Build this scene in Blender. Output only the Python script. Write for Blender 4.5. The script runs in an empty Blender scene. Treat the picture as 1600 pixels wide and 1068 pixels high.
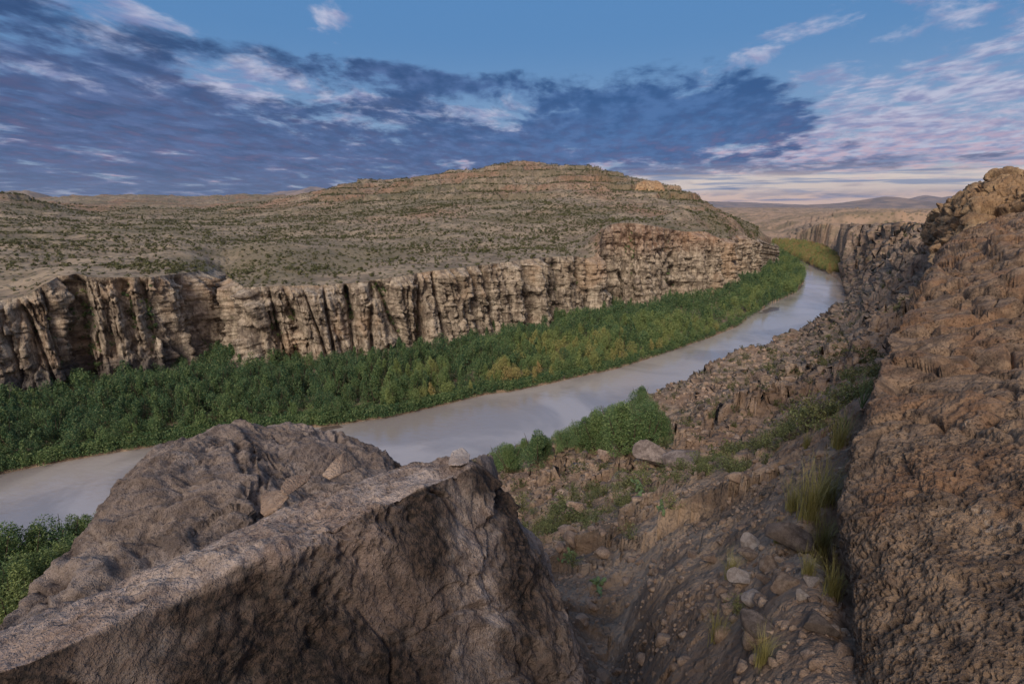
import bpy, bmesh, math, random
import numpy as np
from mathutils import Vector
from math import radians as R
random.seed(7); rng = np.random.default_rng(7)
scene = bpy.context.scene
col = scene.collection
H = 50.0                      # camera height over the river
PITCH = R(15.0); FPX = 800.0  # 18 mm lens on 36 mm, photo 1600 px wide
CP, SP = math.cos(PITCH), math.sin(PITCH)

# ---------------------------------------------------------------- camera
cd = bpy.data.cameras.new('camera'); cam = bpy.data.objects.new('camera', cd); col.objects.link(cam)
cam.location = (0, 0, H); cam.rotation_euler = (R(90) - PITCH, 0, 0)
cd.lens = 18; cd.sensor_width = 36; cd.clip_start = .05; cd.clip_end = 60000
scene.camera = cam
scene.cycles.max_bounces = 4; scene.cycles.diffuse_bounces = 2; scene.cycles.glossy_bounces = 2; scene.cycles.transmission_bounces = 2; scene.cycles.volume_bounces = 0

def ray(px, py):
    u = (np.asarray(px, float) - 800) / FPX; v = (np.asarray(py, float) - 534) / FPX
    return u, CP - v * SP, -SP - v * CP
def at(px, py, t):
    u, y, z = ray(px, py); return np.stack(np.broadcast_arrays(u * t, y * t, H + z * t), -1)
def atY(px, py, Y):
    u, y, z = ray(px, py); return at(px, py, Y / y)
def atz(px, py, z0):
    u, y, z = ray(px, py); return at(px, py, (z0 - H) / z)
def project(P):
    X, Y, Z = P[..., 0], P[..., 1], P[..., 2] - H
    f = Y * CP - Z * SP; w = -Y * SP - Z * CP
    f = np.maximum(f, 1e-3)
    return 800 + FPX * X / f, 534 + FPX * w / f

# ---------------------------------------------------------------- noise
_perm = rng.permutation(256).astype(np.int32); _perm = np.concatenate([_perm, _perm])
_g = rng.normal(size=(256, 3)).astype(np.float32); _g /= np.linalg.norm(_g, axis=1, keepdims=True)
_h3 = rng.random((256, 3)).astype(np.float32)
def pn(p):
    p = np.asarray(p, np.float32); sh = p.shape[:-1]; p = p.reshape(-1, 3)
    out = np.empty(len(p), np.float32)
    for a in range(0, len(p), 200000):
        q = p[a:a + 200000]; i = np.floor(q).astype(np.int32); f = q - i; i &= 255
        w = f * f * f * (f * (f * 6 - 15) + 10)
        r = 0
        for dx in (0, 1):
            hx = _perm[(i[:, 0] + dx) & 255]; wx = w[:, 0] if dx else 1 - w[:, 0]
            for dy in (0, 1):
                hy = _perm[(hx + i[:, 1] + dy) & 255]; wy = w[:, 1] if dy else 1 - w[:, 1]
                for dz in (0, 1):
                    h = _perm[(hy + i[:, 2] + dz) & 255]; wz = w[:, 2] if dz else 1 - w[:, 2]
                    g = _g[h]
                    r = r + (g[:, 0] * (f[:, 0] - dx) + g[:, 1] * (f[:, 1] - dy) + g[:, 2] * (f[:, 2] - dz)) * wx * wy * wz
        out[a:a + 200000] = r * 1.6
    return out.reshape(sh)
def fbm(p, o=4, gain=.5, lac=2.03, ridge=False):
    p = np.asarray(p, np.float32); s = 0; a = 1; n = 0
    for k in range(o):
        v = pn(p + k * 17.3)
        if ridge: v = 1 - 2 * np.abs(v)
        s = s + a * v; n += a; a *= gain; p = p * lac
    return s / n
def worley(p):
    """distance to nearest / second nearest feature point"""
    p = np.asarray(p, np.float32); sh = p.shape[:-1]; p = p.reshape(-1, 3)
    F1 = np.full(len(p), 9, np.float32); F2 = F1.copy()
    i0 = np.floor(p).astype(np.int32); f = p - i0
    for dx in (-1, 0, 1):
        for dy in (-1, 0, 1):
            for dz in (-1, 0, 1):
                h = _perm[(_perm[(_perm[(i0[:, 0] + dx) & 255] + i0[:, 1] + dy) & 255] + i0[:, 2] + dz) & 255]
                o = _h3[h]
                d = (o[:, 0] + dx - f[:, 0])**2 + (o[:, 1] + dy - f[:, 1])**2 + (o[:, 2] + dz - f[:, 2])**2
                F2 = np.minimum(F2, np.maximum(F1, d)); F1 = np.minimum(F1, d)
    return np.sqrt(F1).reshape(sh), np.sqrt(F2).reshape(sh)
def blocks(p):
    """jointed rock: random offset per cell (0..1) and distance to the joint"""
    p = np.asarray(p, np.float32); sh = p.shape[:-1]; p = p.reshape(-1, 3)
    F1 = np.full(len(p), 9, np.float32); F2 = F1.copy(); ID = np.zeros(len(p), np.float32)
    i0 = np.floor(p).astype(np.int32); f = p - i0
    for dx in (-1, 0, 1):
        for dy in (-1, 0, 1):
            for dz in (-1, 0, 1):
                h = _perm[(_perm[(_perm[(i0[:, 0] + dx) & 255] + i0[:, 1] + dy) & 255] + i0[:, 2] + dz) & 255]
                o = _h3[h] * .8 + .1
                d = np.maximum(np.maximum(np.abs(o[:, 0] + dx - f[:, 0]), np.abs(o[:, 1] + dy - f[:, 1])), np.abs(o[:, 2] + dz - f[:, 2]))
                new = d < F1; F2 = np.minimum(F2, np.maximum(F1, d)); ID = np.where(new, _h3[h, 1], ID); F1 = np.minimum(F1, d)
    return ID.reshape(sh), (F2 - F1).reshape(sh)
def sst(a, b, x):
    t = np.clip((x - a) / (b - a), 0, 1); return t * t * (3 - 2 * t)

# ---------------------------------------------------------------- mesh helpers
def mesh_np(name, V, F, smooth=True, attrs=None):
    """V (n,3); F (m,k) array of equal-sized faces"""
    me = bpy.data.meshes.new(name)
    V = np.asarray(V, np.float32).reshape(-1, 3); F = np.asarray(F, np.int32); k = F.shape[1]
    me.vertices.add(len(V)); me.vertices.foreach_set('co', V.ravel())
    me.loops.add(F.size); me.loops.foreach_set('vertex_index', F.ravel())
    me.polygons.add(len(F)); me.polygons.foreach_set('loop_start', np.arange(0, F.size, k, dtype=np.int32))
    me.polygons.foreach_set('loop_total', np.full(len(F), k, np.int32))
    if smooth: me.polygons.foreach_set('use_smooth', np.ones(len(F), bool))
    me.update(calc_edges=True)
    for an, (dom, arr) in (attrs or {}).items():
        at_ = me.attributes.new(an, 'FLOAT', dom); at_.data.foreach_set('value', np.asarray(arr, np.float32).ravel())
    return me
def grid_faces(nr, nc, mask=None):
    i = np.arange(nr * nc).reshape(nr, nc)
    F = np.stack([i[:-1, :-1], i[:-1, 1:], i[1:, 1:], i[1:, :-1]], -1).reshape(-1, 4)
    return F if mask is None else F[mask.reshape(-1)]
def grid_normals(P):
    a = np.gradient(P, axis=0); b = np.gradient(P, axis=1)
    n = np.cross(b, a); n /= np.linalg.norm(n, axis=-1, keepdims=True) + 1e-9
    return n
def link(name, me, mat=None, parent=None):
    o = bpy.data.objects.new(name, me); col.objects.link(o)
    if mat is not None and me is not None and not me.materials: me.materials.append(mat)
    if parent is not None: o.parent = parent
    return o
def tag(o, label=None, cat=None, group=None, kind=None):
    if label: o['label'] = label
    if cat: o['category'] = cat
    if group: o['group'] = group
    if kind: o['kind'] = kind
    return o
def rbf(pts, vals, lam=1e-4):
    """thin plate spline in 2D"""
    pts = np.asarray(pts, float); n = len(pts)
    def K(d2): return .5 * d2 * np.log(d2 + 1e-12)
    d2 = ((pts[:, None] - pts[None])**2).sum(-1)
    A = np.zeros((n + 3, n + 3)); A[:n, :n] = K(d2) + lam * np.eye(n)
    A[:n, n] = 1; A[:n, n + 1:] = pts; A[n, :n] = 1; A[n + 1:, :n] = pts.T
    w = np.linalg.solve(A, np.concatenate([vals, np.zeros(3)]))
    def f(q):
        q = np.asarray(q, float); sh = q.shape[:-1]; q = q.reshape(-1, 2); out = np.empty(len(q))
        for a in range(0, len(q), 60000):
            b = q[a:a + 60000]; d = ((b[:, None] - pts[None])**2).sum(-1)
            out[a:a + 60000] = K(d) @ w[:n] + w[n] + b @ w[n + 1:]
        return out.reshape(sh)
    return f

# ---------------------------------------------------------------- shader helpers
def lin(*c):
    f = lambda x: x / 12.92 if x <= .04045 else ((x + .055) / 1.055)**2.4
    return tuple(f(x / 255) for x in c) + (1,)
class NT:
    def __init__(s, tree): s.t = tree
    def n(s, typ, **kw):
        nd = s.t.nodes.new(typ)
        for k, v in kw.items():
            if k.startswith('_'): setattr(nd, k[1:], v)
        for k, v in kw.items():
            if not k.startswith('_'): s.set(nd, k, v)
        return nd
    def set(s, nd, k, v):
        i = nd.inputs[int(k[1:])] if k[0] == 'i' and k[1:].isdigit() else nd.inputs[k.replace('__', ' ')]
        if isinstance(v, bpy.types.NodeSocket): s.t.links.new(v, i)
        elif isinstance(v, bpy.types.Node): s.t.links.new(v.outputs[0], i)
        else: i.default_value = v
    def m(s, op, a, b=0.0, c=0.0, clamp=False):
        nd = s.n('ShaderNodeMath', _operation=op, _use_clamp=clamp, i0=a, i1=b)
        if op in ('MULTIPLY_ADD', 'SMOOTH_MIN', 'SMOOTH_MAX'): s.set(nd, 'i2', c)
        return nd.outputs[0]
    def add(s, a, b): return s.m('ADD', a, b)
    def sub(s, a, b): return s.m('SUBTRACT', a, b)
    def mul(s, a, b): return s.m('MULTIPLY', a, b)
    def ss(s, x, a, b, lo=0.0, hi=1.0):
        return s.n('ShaderNodeMapRange', _interpolation_type='SMOOTHSTEP', Value=x, From__Min=a, From__Max=b, To__Min=lo, To__Max=hi).outputs[0]
    def mr(s, x, a, b, lo=0.0, hi=1.0):
        return s.n('ShaderNodeMapRange', Value=x, From__Min=a, From__Max=b, To__Min=lo, To__Max=hi).outputs[0]
    def noise(s, vec, scale, detail=4, rough=.55, dist=0.0):
        return s.n('ShaderNodeTexNoise', Vector=vec, Scale=scale, Detail=detail, Roughness=rough, Distortion=dist).outputs[0]
    def vor(s, vec, scale, feat='F1', rnd=1.0):
        return s.n('ShaderNodeTexVoronoi', _feature=feat, Vector=vec, Scale=scale, Randomness=rnd).outputs[0]
    def mapping(s, vec, scale=(1, 1, 1), rot=(0, 0, 0), loc=(0, 0, 0)):
        return s.n('ShaderNodeMapping', Vector=vec, Scale=scale, Rotation=rot, Location=loc).outputs[0]
    def mix(s, f, a, b, blend='MIX'):
        nd = s.t.nodes.new('ShaderNodeMix'); nd.data_type = 'RGBA'; nd.blend_type = blend
        for idx, v in ((0, f), (6, a), (7, b)):
            if isinstance(v, bpy.types.NodeSocket): s.t.links.new(v, nd.inputs[idx])
            else: nd.inputs[idx].default_value = v
        return nd.outputs[2]
    def xyz(s, v):
        nd = s.n('ShaderNodeSeparateXYZ', Vector=v); return nd.outputs
    def comb(s, x, y, z): return s.n('ShaderNodeCombineXYZ', X=x, Y=y, Z=z).outputs[0]
# ---------------------------------------------------------------- sky: Nishita base with cloud layers by direction
SUN_AZ, SUN_EL = R(198), R(37)      # azimuth clockwise from +Y (behind the camera, a little to the left)
def build_world():
    w = bpy.data.worlds.new('World'); scene.world = w; w.use_nodes = True
    t = w.node_tree; t.nodes.clear(); N = NT(t)
    sky = t.nodes.new('ShaderNodeTexSky'); sky.sky_type = 'NISHITA'; sky.sun_disc = False
    sky.sun_elevation = SUN_EL; sky.sun_rotation = SUN_AZ; sky.air_density = 1.0; sky.dust_density = .6; sky.ozone_density = 2.0
    D = t.nodes.new('ShaderNodeTexCoord').outputs['Generated']
    x, y, z = N.xyz(D)
    az = N.m('ARCTAN2', x, y); el = N.m('ARCSINE', z)
    def ae(px, py):
        a, b, c = ray(px, py); return math.atan2(a, b), math.atan2(c, math.hypot(a, b))
    def blob(px, py, wx, wy, rot=0.0):
        """soft elliptical weight round a direction of the sky"""
        a0, e0 = ae(px, py); c_, s_ = math.cos(rot), math.sin(rot)
        wa = wx / 900.; we = wy / 850.
        da = N.sub(az, a0); de = N.sub(el, e0)
        p = N.mul(N.add(N.mul(da, c_), N.mul(de, s_)), 1 / wa)
        q = N.mul(N.sub(N.mul(de, c_), N.mul(da, s_)), 1 / we)
        r2 = N.add(N.mul(p, p), N.mul(q, q))
        return N.m('POWER', 2.718, N.mul(r2, -1.0))
    # planar projection of the cloud deck, streaks run away from the camera towards azimuth 7 deg
    zz = N.m('ADD', N.m('MAXIMUM', z, 0.0), .11)
    P0 = N.comb(N.m('DIVIDE', x, zz), N.m('DIVIDE', y, zz), 0.0)
    P = N.mapping(P0, rot=(0, 0, R(7)))
    Pw = N.mapping(P, scale=(1.0, .72, 1))
    warp = N.n('ShaderNodeTexNoise', Vector=Pw, Scale=.8, Detail=3).outputs[1]
    Pd = N.n('ShaderNodeMixRGB', _blend_type='LINEAR_LIGHT', Fac=.34, Color1=Pw, Color2=warp).outputs[0]
    # base clear sky
    skyc = N.n('ShaderNodeVectorMath', _operation='SCALE', i0=sky.outputs[0]); skyc.inputs['Scale'].default_value = .052
    low = N.ss(el, R(0), R(16), 1, 0)
    base = N.mix(.78, skyc.outputs[0], N.mix(low, lin(86, 138, 192), lin(152, 176, 206)))
    base = N.mix(N.mul(N.ss(el, R(13), R(22)), .35), base, lin(82, 134, 188))
    # warm pale band near the horizon, brighter to the right
    right = N.ss(az, R(-8), R(14)); 
    hor = N.ss(el, R(.2), R(4.2), 1, 0)
    warmc = N.mix(N.ss(el, R(.6), R(2.6)), lin(226, 184, 160), lin(232, 222, 208))
    base = N.mix(N.mul(hor, N.add(.12, N.mul(right, .88))), base, warmc)
    # high bright ripple clouds (upper right, top, some left)
    n1 = N.noise(Pd, 3.4, 6, .62)
    n1b = N.noise(N.mapping(P, scale=(1, .85, 1)), 8.0, 4, .6)
    n1m = N.add(N.mul(n1, .84), N.mul(n1b, .16))
    bb = N.mul(blob(1540, 90, 270, 150, .3), .115)
    bb = N.add(bb, N.mul(blob(1450, 190, 330, 60, 0), .13))
    bb = N.add(bb, N.mul(blob(525, 35, 42, 32), .25))
    bb = N.add(bb, N.mul(blob(1190, 72, 170, 22, .35), .15))
    bb = N.add(bb, N.mul(blob(200, 40, 110, 50, -.5), .13))
    bb = N.add(bb, N.mul(blob(400, 110, 450, 30, -.28), .05))
    bb = N.add(bb, N.mul(blob(720, 180, 260, 34, -.1), .19))
    bb = N.add(bb, N.mul(blob(150, 200, 420, 110, -.1), .16))
    bb = N.add(bb, N.mul(blob(1000, 255, 700, 30), .16))
    bb = N.sub(bb, N.mul(blob(850, 20, 330, 90), .25))
    c1 = N.ss(N.add(n1m, bb), .58, .76)
    hb = N.ss(N.noise(Pd, 7.0, 3, .6), .35, .65)
    lightc = N.mix(hb, lin(140, 142, 180), lin(196, 196, 216))
    lightc = N.mix(N.mul(N.ss(el, R(2), R(9), 1, 0), N.ss(n1b, .4, .62)), lightc, lin(214, 176, 188))
    cur = N.mix(N.mul(c1, .82), base, lightc)
    # heavy dark deck
    n2 = N.noise(N.mapping(Pd, loc=(3.1, 7.7, 0)), 2.2, 6, .60)
    n2f = N.noise(N.mapping(P, scale=(1, .55, 1)), 7.0, 5, .62)
    n2m = N.add(N.mul(n2, .80), N.mul(n2f, .20))
    db = N.mul(blob(60, 130, 330, 100, -.22), .17)
    db = N.add(db, N.mul(blob(120, 285, 620, 60, 0), .17))
    db = N.add(db, N.mul(blob(400, 215, 330, 44, -.15), .12))
    db = N.add(db, N.mul(blob(1065, 172, 215, 50, -.03), .34))
    db = N.add(db, N.mul(blob(960, 225, 330, 34, .03), .20))
    db = N.add(db, N.mul(blob(620, 110, 170, 26, -.12), .18))
    db = N.add(db, N.mul(blob(350, 75, 90, 22, -.1), .12))
    db = N.add(db, N.mul(blob(1330, 262, 420, 16, .03), .18))
    db = N.add(db, N.mul(blob(1400, 298, 400, 8, .0), .20))
    db = N.add(db, N.mul(blob(560, 165, 420, 50, -.18), .12))
    db = N.add(db, N.mul(blob(720, 130, 160, 24, -.1), .14))
    db = N.sub(db, N.mul(blob(800, 0, 600, 75), .32))
    db = N.sub(db, N.mul(blob(1560, 120, 260, 110), .16))
    db = N.sub(db, N.mul(blob(300, 55, 160, 40, -.35), .14))
    c2 = N.ss(N.add(N.add(n2m, db), N.mul(N.sub(N.noise(Pd, 5.5, 4, .6), .5), .15)), .56, .715)
    shade = N.ss(N.add(N.mul(n2, .45), N.mul(n2f, .55)), .40, .60)
    blueish = blob(1050, 190, 420, 110)
    dk = N.mix(shade, lin(80, 102, 148), lin(40, 70, 114))
    dk = N.mix(blueish, dk, N.mix(shade, lin(70, 108, 160), lin(40, 82, 134)))
    pink = N.mul(N.ss(n2f, .46, .72), N.add(N.mul(blob(1350, 235, 420, 45), 1.0), N.add(N.mul(blob(150, 250, 500, 45), .6), N.mul(blob(30, 150, 400, 60), .35))))
    dk = N.mix(N.mul(pink, .4), dk, lin(164, 128, 156))
    cur = N.mix(N.mul(c2, .94), cur, dk)
    # second clear slot with thin streaks low on the right
    sl = N.mul(N.mul(N.ss(el, R(.9), R(1.7)), N.ss(el, R(2.3), R(3.1), 1, 0)), N.ss(az, R(2), R(16)))
    n3 = N.noise(N.comb(N.mul(az, 6.0), N.mul(el, 60.0), 0.0), 1.6, 5, .55)
    cur = N.mix(N.mul(sl, N.ss(n3, .30, .52)), cur, lin(240, 228, 214))
    st = N.mul(N.mul(N.ss(el, R(.1), R(.5)), N.ss(el, R(3.6), R(4.4), 1, 0)), N.ss(az, R(-2), R(10)))
    n4 = N.noise(N.comb(N.mul(az, 4.0), N.mul(el, 75.0), 4.0), 1.7, 5, .5)
    cur = N.mix(N.mul(N.mul(st, N.ss(n4, .50, .62)), .75), cur, lin(118, 136, 172))
    glow = N.mul(N.mul(N.ss(el, R(4.5), R(1.0)), N.ss(az, R(-4), R(24))), N.ss(n4, .66, .44))
    cur = N.mix(N.mul(glow, .6), cur, lin(244, 214, 192))
    # behind the camera: unseen warm sky glow, added as fill light
    back = N.ss(y, -.05, -.75)
    top = N.ss(z, .35, .95)
    cur = N.mix(N.mul(top, .6), cur, lin(150, 158, 184))
    cur = N.mix(N.mul(back, .7), cur, lin(226, 196, 178))
    cur = N.mix(N.ss(z, -.02, -.2), cur, lin(90, 80, 70))
    w.cycles.sampling_method = 'MANUAL'; w.cycles.sample_map_resolution = 256
    bg = t.nodes.new('ShaderNodeBackground'); out = t.nodes.new('ShaderNodeOutputWorld')
    t.links.new(cur, bg.inputs[0]); bg.inputs[1].default_value = WORLD_K
    t.links.new(bg.outputs[0], out.inputs[0])
    sd = bpy.data.lights.new('sun', 'SUN'); sd.energy = SUN_E; sd.angle = R(24); sd.color = (1.0, .90, .78)
    so = bpy.data.objects.new('sun', sd); col.objects.link(so)
    dirv = Vector((math.sin(SUN_AZ) * math.cos(SUN_EL), math.cos(SUN_AZ) * math.cos(SUN_EL), math.sin(SUN_EL)))
    so.rotation_euler = dirv.to_track_quat('Z', 'Y').to_euler(); so.location = (0, -20, 120)
WORLD_K = 1.0; SUN_E = 2.8
build_world()
scene.view_settings.view_transform = 'Standard'; scene.view_settings.look = 'None'
scene.view_settings.exposure = .1; scene.view_settings.gamma = 1
# ---------------------------------------------------------------- materials
def new_mat(name, rough=.9, spec=.25):
    m = bpy.data.materials.new(name); m.use_nodes = True
    t = m.node_tree; b = t.nodes['Principled BSDF']; N = NT(t)
    b.inputs['Roughness'].default_value = rough; b.inputs['Specular IOR Level'].default_value = spec
    return m, N, b
def coords(N, kind='Object'): return N.n('ShaderNodeTexCoord').outputs[kind]
def bump(N, h, strength, dist, prev=None):
    nd = N.n('ShaderNodeBump', Strength=strength, Distance=dist, Height=h)
    if prev is not None: N.set(nd, 'Normal', prev)
    return nd.outputs[0]

def mat_cliff():
    m, N, b = new_mat('cliff_rock'); c = coords(N); x, y, z = N.xyz(c)
    big = N.noise(c, .045, 4, .6); mid = N.noise(c, .35, 5, .65); fine = N.noise(c, 2.2, 4, .7)
    cv = N.mapping(c, scale=(.55, .55, .06)); streak = N.noise(cv, 1.0, 6, .65)
    cb = N.mapping(c, scale=(.03, .03, .9)); bed = N.noise(cb, 1.0, 5, .6)
    colr = N.mix(N.ss(mid, .36, .64), lin(126, 112, 98), lin(200, 182, 160))
    colr = N.mix(N.mul(N.ss(streak, .50, .64), .7), colr, lin(100, 86, 74))
    colr = N.mix(N.mul(N.ss(streak, .44, .34), .7), colr, lin(218, 202, 180))
    colr = N.mix(N.mul(N.ss(bed, .55, .66), .25), colr, lin(112, 90, 74))
    colr = N.mix(N.mul(N.ss(big, .5, .66), .5), colr, lin(188, 154, 122))
    colr = N.mix(N.mul(N.ss(fine, .56, .7), .5), colr, lin(80, 66, 56))
    # dark patina low on the far left blocks
    low = N.mul(N.ss(N.add(z, N.mul(mid, 9)), 15, 11), N.ss(x, -96, -104))
    colr = N.mix(N.mul(low, .75), colr, lin(84, 80, 80))
    # red ledge country high on the right
    red = N.mul(N.ss(x, 20, 60), N.ss(z, 22, 34))
    colr = N.mix(N.mul(red, .32), colr, lin(158, 106, 78))
    sc = N.ss(N.noise(c, .8, 3, .6), .60, .68)
    N.set(b, 'Base Color', N.mix(N.mul(sc, .5), colr, lin(84, 82, 56)))
    h = N.add(N.mul(mid, .9), N.add(N.mul(fine, .35), N.mul(bed, .4)))
    h = N.add(h, N.mul(streak, 1.0))
    N.set(b, 'Normal', bump(N, h, 1.0, 1.5))
    return m

def mat_plateau():
    m, N, b = new_mat('desert_hillside'); c = coords(N); x, y, z = N.xyz(c)
    big = N.noise(c, .012, 5, .6); mid = N.noise(c, .09, 5, .6); fine = N.noise(c, 1.1, 4, .7)
    colr = N.mix(N.ss(mid, .38, .62), lin(124, 109, 92), lin(162, 143, 120))
    red = N.ss(N.noise(c, .008, 4, .6), .46, .60)
    colr = N.mix(N.mul(N.mul(red, N.ss(z, 32, 46)), .55), colr, lin(150, 108, 82))
    colr = N.mix(N.mul(N.ss(big, .46, .60), .7), colr, lin(112, 102, 78))
    colr = N.mix(N.mul(N.ss(fine, .58, .70), .6), colr, lin(108, 94, 76))
    # steep faces are bare brown rock
    nz = N.xyz(N.n('ShaderNodeNewGeometry').outputs['Normal'])[2]
    steep = N.ss(N.add(nz, N.mul(N.sub(fine, .5), .25)), .86, .62)
    colr = N.mix(N.mul(steep, .85), colr, N.mix(N.ss(N.noise(N.mapping(c, scale=(.3, .3, .08)), 1, 5, .65), .4, .6), lin(98, 78, 62), lin(160, 128, 100)))
    # scrub too small to model: dark specks of two sizes
    d1 = N.vor(c, .16); d2 = N.vor(c, .42)
    k1 = N.ss(N.add(d1, N.mul(N.sub(mid, .5), .35)), .30, .20); k2 = N.ss(N.add(d2, N.mul(N.sub(big, .5), .5)), .34, .22)
    yy = N.ss(y, 260, 420)
    sp = N.m('MAXIMUM', N.mul(k1, yy), N.mul(k2, .8))
    wash = N.ss(N.noise(N.mapping(c, scale=(.004, .010, .0)), 1.0, 5, .6), .54, .62)
    sp = N.m('MAXIMUM', sp, N.mul(wash, .45))
    colr = N.mix(N.mul(sp, .8), colr, lin(78, 80, 50))
    N.set(b, 'Base Color', colr)
    h = N.add(N.mul(mid, 1.6), N.add(N.mul(fine, .5), N.mul(sp, .9)))
    N.set(b, 'Normal', bump(N, h, .8, 1.2))
    return m

def mat_slope():
    m, N, b = new_mat('rocky_slope'); c = coords(N); x, y, z = N.xyz(c)
    big = N.noise(c, .07, 4, .6); mid = N.noise(c, .55, 5, .62); fine = N.noise(c, 4.0, 5, .7); vf = N.noise(c, 22, 4, .7)
    colr = N.mix(N.ss(mid, .35, .65), lin(116, 98, 82), lin(172, 148, 126))
    colr = N.mix(N.mul(N.ss(big, .45, .62), .6), colr, lin(138, 110, 90))
    colr = N.mix(N.mul(N.ss(fine, .55, .7), .7), colr, lin(92, 76, 64))
    colr = N.mix(N.mul(N.ss(vf, .60, .72), .6), colr, lin(184, 158, 136))
    cb = N.mapping(c, scale=(.05, .05, 1.3), rot=(R(3), R(2), 0)); bed = N.noise(cb, 1.0, 5, .6)
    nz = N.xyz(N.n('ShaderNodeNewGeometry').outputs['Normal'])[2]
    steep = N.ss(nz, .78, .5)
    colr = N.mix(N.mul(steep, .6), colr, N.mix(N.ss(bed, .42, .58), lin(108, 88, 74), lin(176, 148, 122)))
    colr = N.mix(N.mul(N.mul(N.ss(N.noise(c, .22, 4, .6), .55, .66), N.ss(z, 30, 18)), .55), colr, lin(96, 92, 62))
    k = N.ss(N.add(N.vor(c, .38), N.mul(N.sub(mid, .5), .4)), .30, .20)
    far = N.ss(y, 110, 170)
    colr = N.mix(N.mul(N.mul(k, far), .75), colr, lin(74, 76, 48))
    ff = N.ss(y, 330, 700); k3 = N.ss(N.add(N.vor(c, .13), N.mul(N.sub(big, .5), .5)), .34, .22)
    fc_ = N.mix(N.ss(N.noise(c, .02, 5, .6), .42, .6), lin(176, 146, 120), lin(134, 116, 92)); fc_ = N.mix(N.mul(k3, .6), fc_, lin(86, 86, 58))
    colr = N.mix(N.mul(N.mul(ff, N.sub(1.0, N.mul(steep, .9))), .85), colr, fc_)
    N.set(b, 'Base Color', colr)
    d = N.vor(c, 3.2); d2 = N.vor(c, 11)
    h = N.add(N.mul(mid, .5), N.add(N.mul(fine, .16), N.add(N.mul(vf, .04), N.add(N.mul(d, -.12), N.mul(d2, -.035)))))
    N.set(b, 'Normal', bump(N, h, 1.0, 1.0))
    return m

def mat_boulder(name, light, dark, warm, vein, pit=1.0, patina=.7, scl=1.0):
    """weathered limestone: a vertex mask darkens the colour with varnish and painted shade"""
    m, N, b = new_mat(name, .88, .3); c = coords(N)
    big = N.noise(c, .9 * scl, 5, .6); mid = N.noise(c, 4 * scl, 5, .65); fine = N.noise(c, 22 * scl, 5, .7); vf = N.noise(c, 90 * scl, 3, .7)
    colr = N.mix(N.ss(mid, .36, .64), dark, light)
    colr = N.mix(N.mul(N.ss(big, .44, .60), patina), colr, warm)
    colr = N.mix(N.mul(N.ss(fine, .50, .66), .6), colr, dark)
    colr = N.mix(N.mul(N.ss(vf, .52, .66), .45), colr, light)
    colr = N.mix(N.mul(N.ss(vf, .46, .34), .5), colr, dark)
    lich = N.mul(N.ss(N.noise(c, 2.3 * scl, 6, .72), .63, .69), N.ss(mid, .45, .6))
    colr = N.mix(N.mul(lich, .6), colr, vein)
    att = N.n('ShaderNodeAttribute', _attribute_name='stain_shade').outputs['Fac']
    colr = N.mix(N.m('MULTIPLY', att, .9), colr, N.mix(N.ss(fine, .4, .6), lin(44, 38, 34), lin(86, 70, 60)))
    cw = N.n('ShaderNodeMixRGB', _blend_type='LINEAR_LIGHT', Fac=.05 / scl, Color1=c, Color2=N.n('ShaderNodeTexNoise', Vector=c, Scale=13 * scl, Detail=4, Roughness=.6).outputs[1]).outputs[0]
    cs = N.mapping(cw, scale=(1, 1, .75), rot=(.4, .3, 0))
    pm = N.ss(N.noise(c, 1.6 * scl, 4, .6), .36, .60)
    pits = N.ss(N.add(N.vor(cs, 26 * scl), N.mul(N.sub(fine, .5), 1.1)), .02, .46)
    pits = N.sub(1.0, N.mul(N.sub(1.0, pits), N.add(.25, N.mul(pm, .75))))
    colr = N.mix(N.mul(N.sub(1.0, pits), .45 * pit), colr, lin(56, 42, 34))
    N.set(b, 'Base Color', colr)
    h = N.add(N.mul(pits, .5 * pit), N.add(N.mul(fine, .8), N.add(N.mul(vf, .45), N.mul(N.vor(cw, 60 * scl), -.35))))
    N.set(b, 'Normal', bump(N, h, 1.0, .034 / scl))
    return m

def mat_river():
    m, N, b = new_mat('muddy_water', .10, .6); c = coords(N)
    silt = N.noise(N.mapping(c, scale=(.03, .03, 1), rot=(0, 0, R(-35))), 1.0, 4, .6, .8)
    N.set(b, 'Base Color', N.mix(N.ss(silt, .4, .62), lin(172, 161, 154), lin(146, 136, 130)))
    b.inputs['IOR'].default_value = 1.95
    calm = N.noise(N.mapping(c, scale=(.05, .02, 1), rot=(0, 0, R(-50))), 1.0, 4, .6, 1.0)
    N.set(b, 'Roughness', N.mr(calm, .35, .65, .03, .14))
    rip = N.add(N.noise(N.mapping(c, scale=(.5, .9, 1), rot=(0, 0, R(30))), 1.0, 5, .6), N.mul(N.noise(c, 3.5, 3, .6), .25))
    nb = N.n('ShaderNodeBump', Strength=N.mr(calm, .3, .7, .06, .42), Distance=.25, Height=rip)
    N.set(b, 'Normal', nb.outputs[0])
    return m

def mat_leaf(name, c1, c2, c3, rnd='attr'):
    m, N, b = new_mat(name, .62, .25); c = coords(N)
    if rnd == 'attr': r = N.n('ShaderNodeAttribute', _attribute_name='tint').outputs['Fac']
    else: r = N.n('ShaderNodeObjectInfo').outputs['Random']
    lf = N.n('ShaderNodeAttribute', _attribute_name='leaf').outputs['Fac']
    colr = N.mix(r, c1, c2); colr = N.mix(N.mul(N.ss(lf, .35, 1.0), .7), colr, c3)
    N.set(b, 'Base Color', colr)
    b.inputs['Subsurface Weight'].default_value = 0
    tr = N.n('ShaderNodeBsdfTranslucent', Color=colr); mx = N.n('ShaderNodeMixShader', Fac=.25)
    N.t.links.new(b.outputs[0], mx.inputs[1]); N.t.links.new(tr.outputs[0], mx.inputs[2])
    N.t.links.new(mx.outputs[0], N.t.nodes['Material Output'].inputs['Surface'])
    return m
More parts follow.
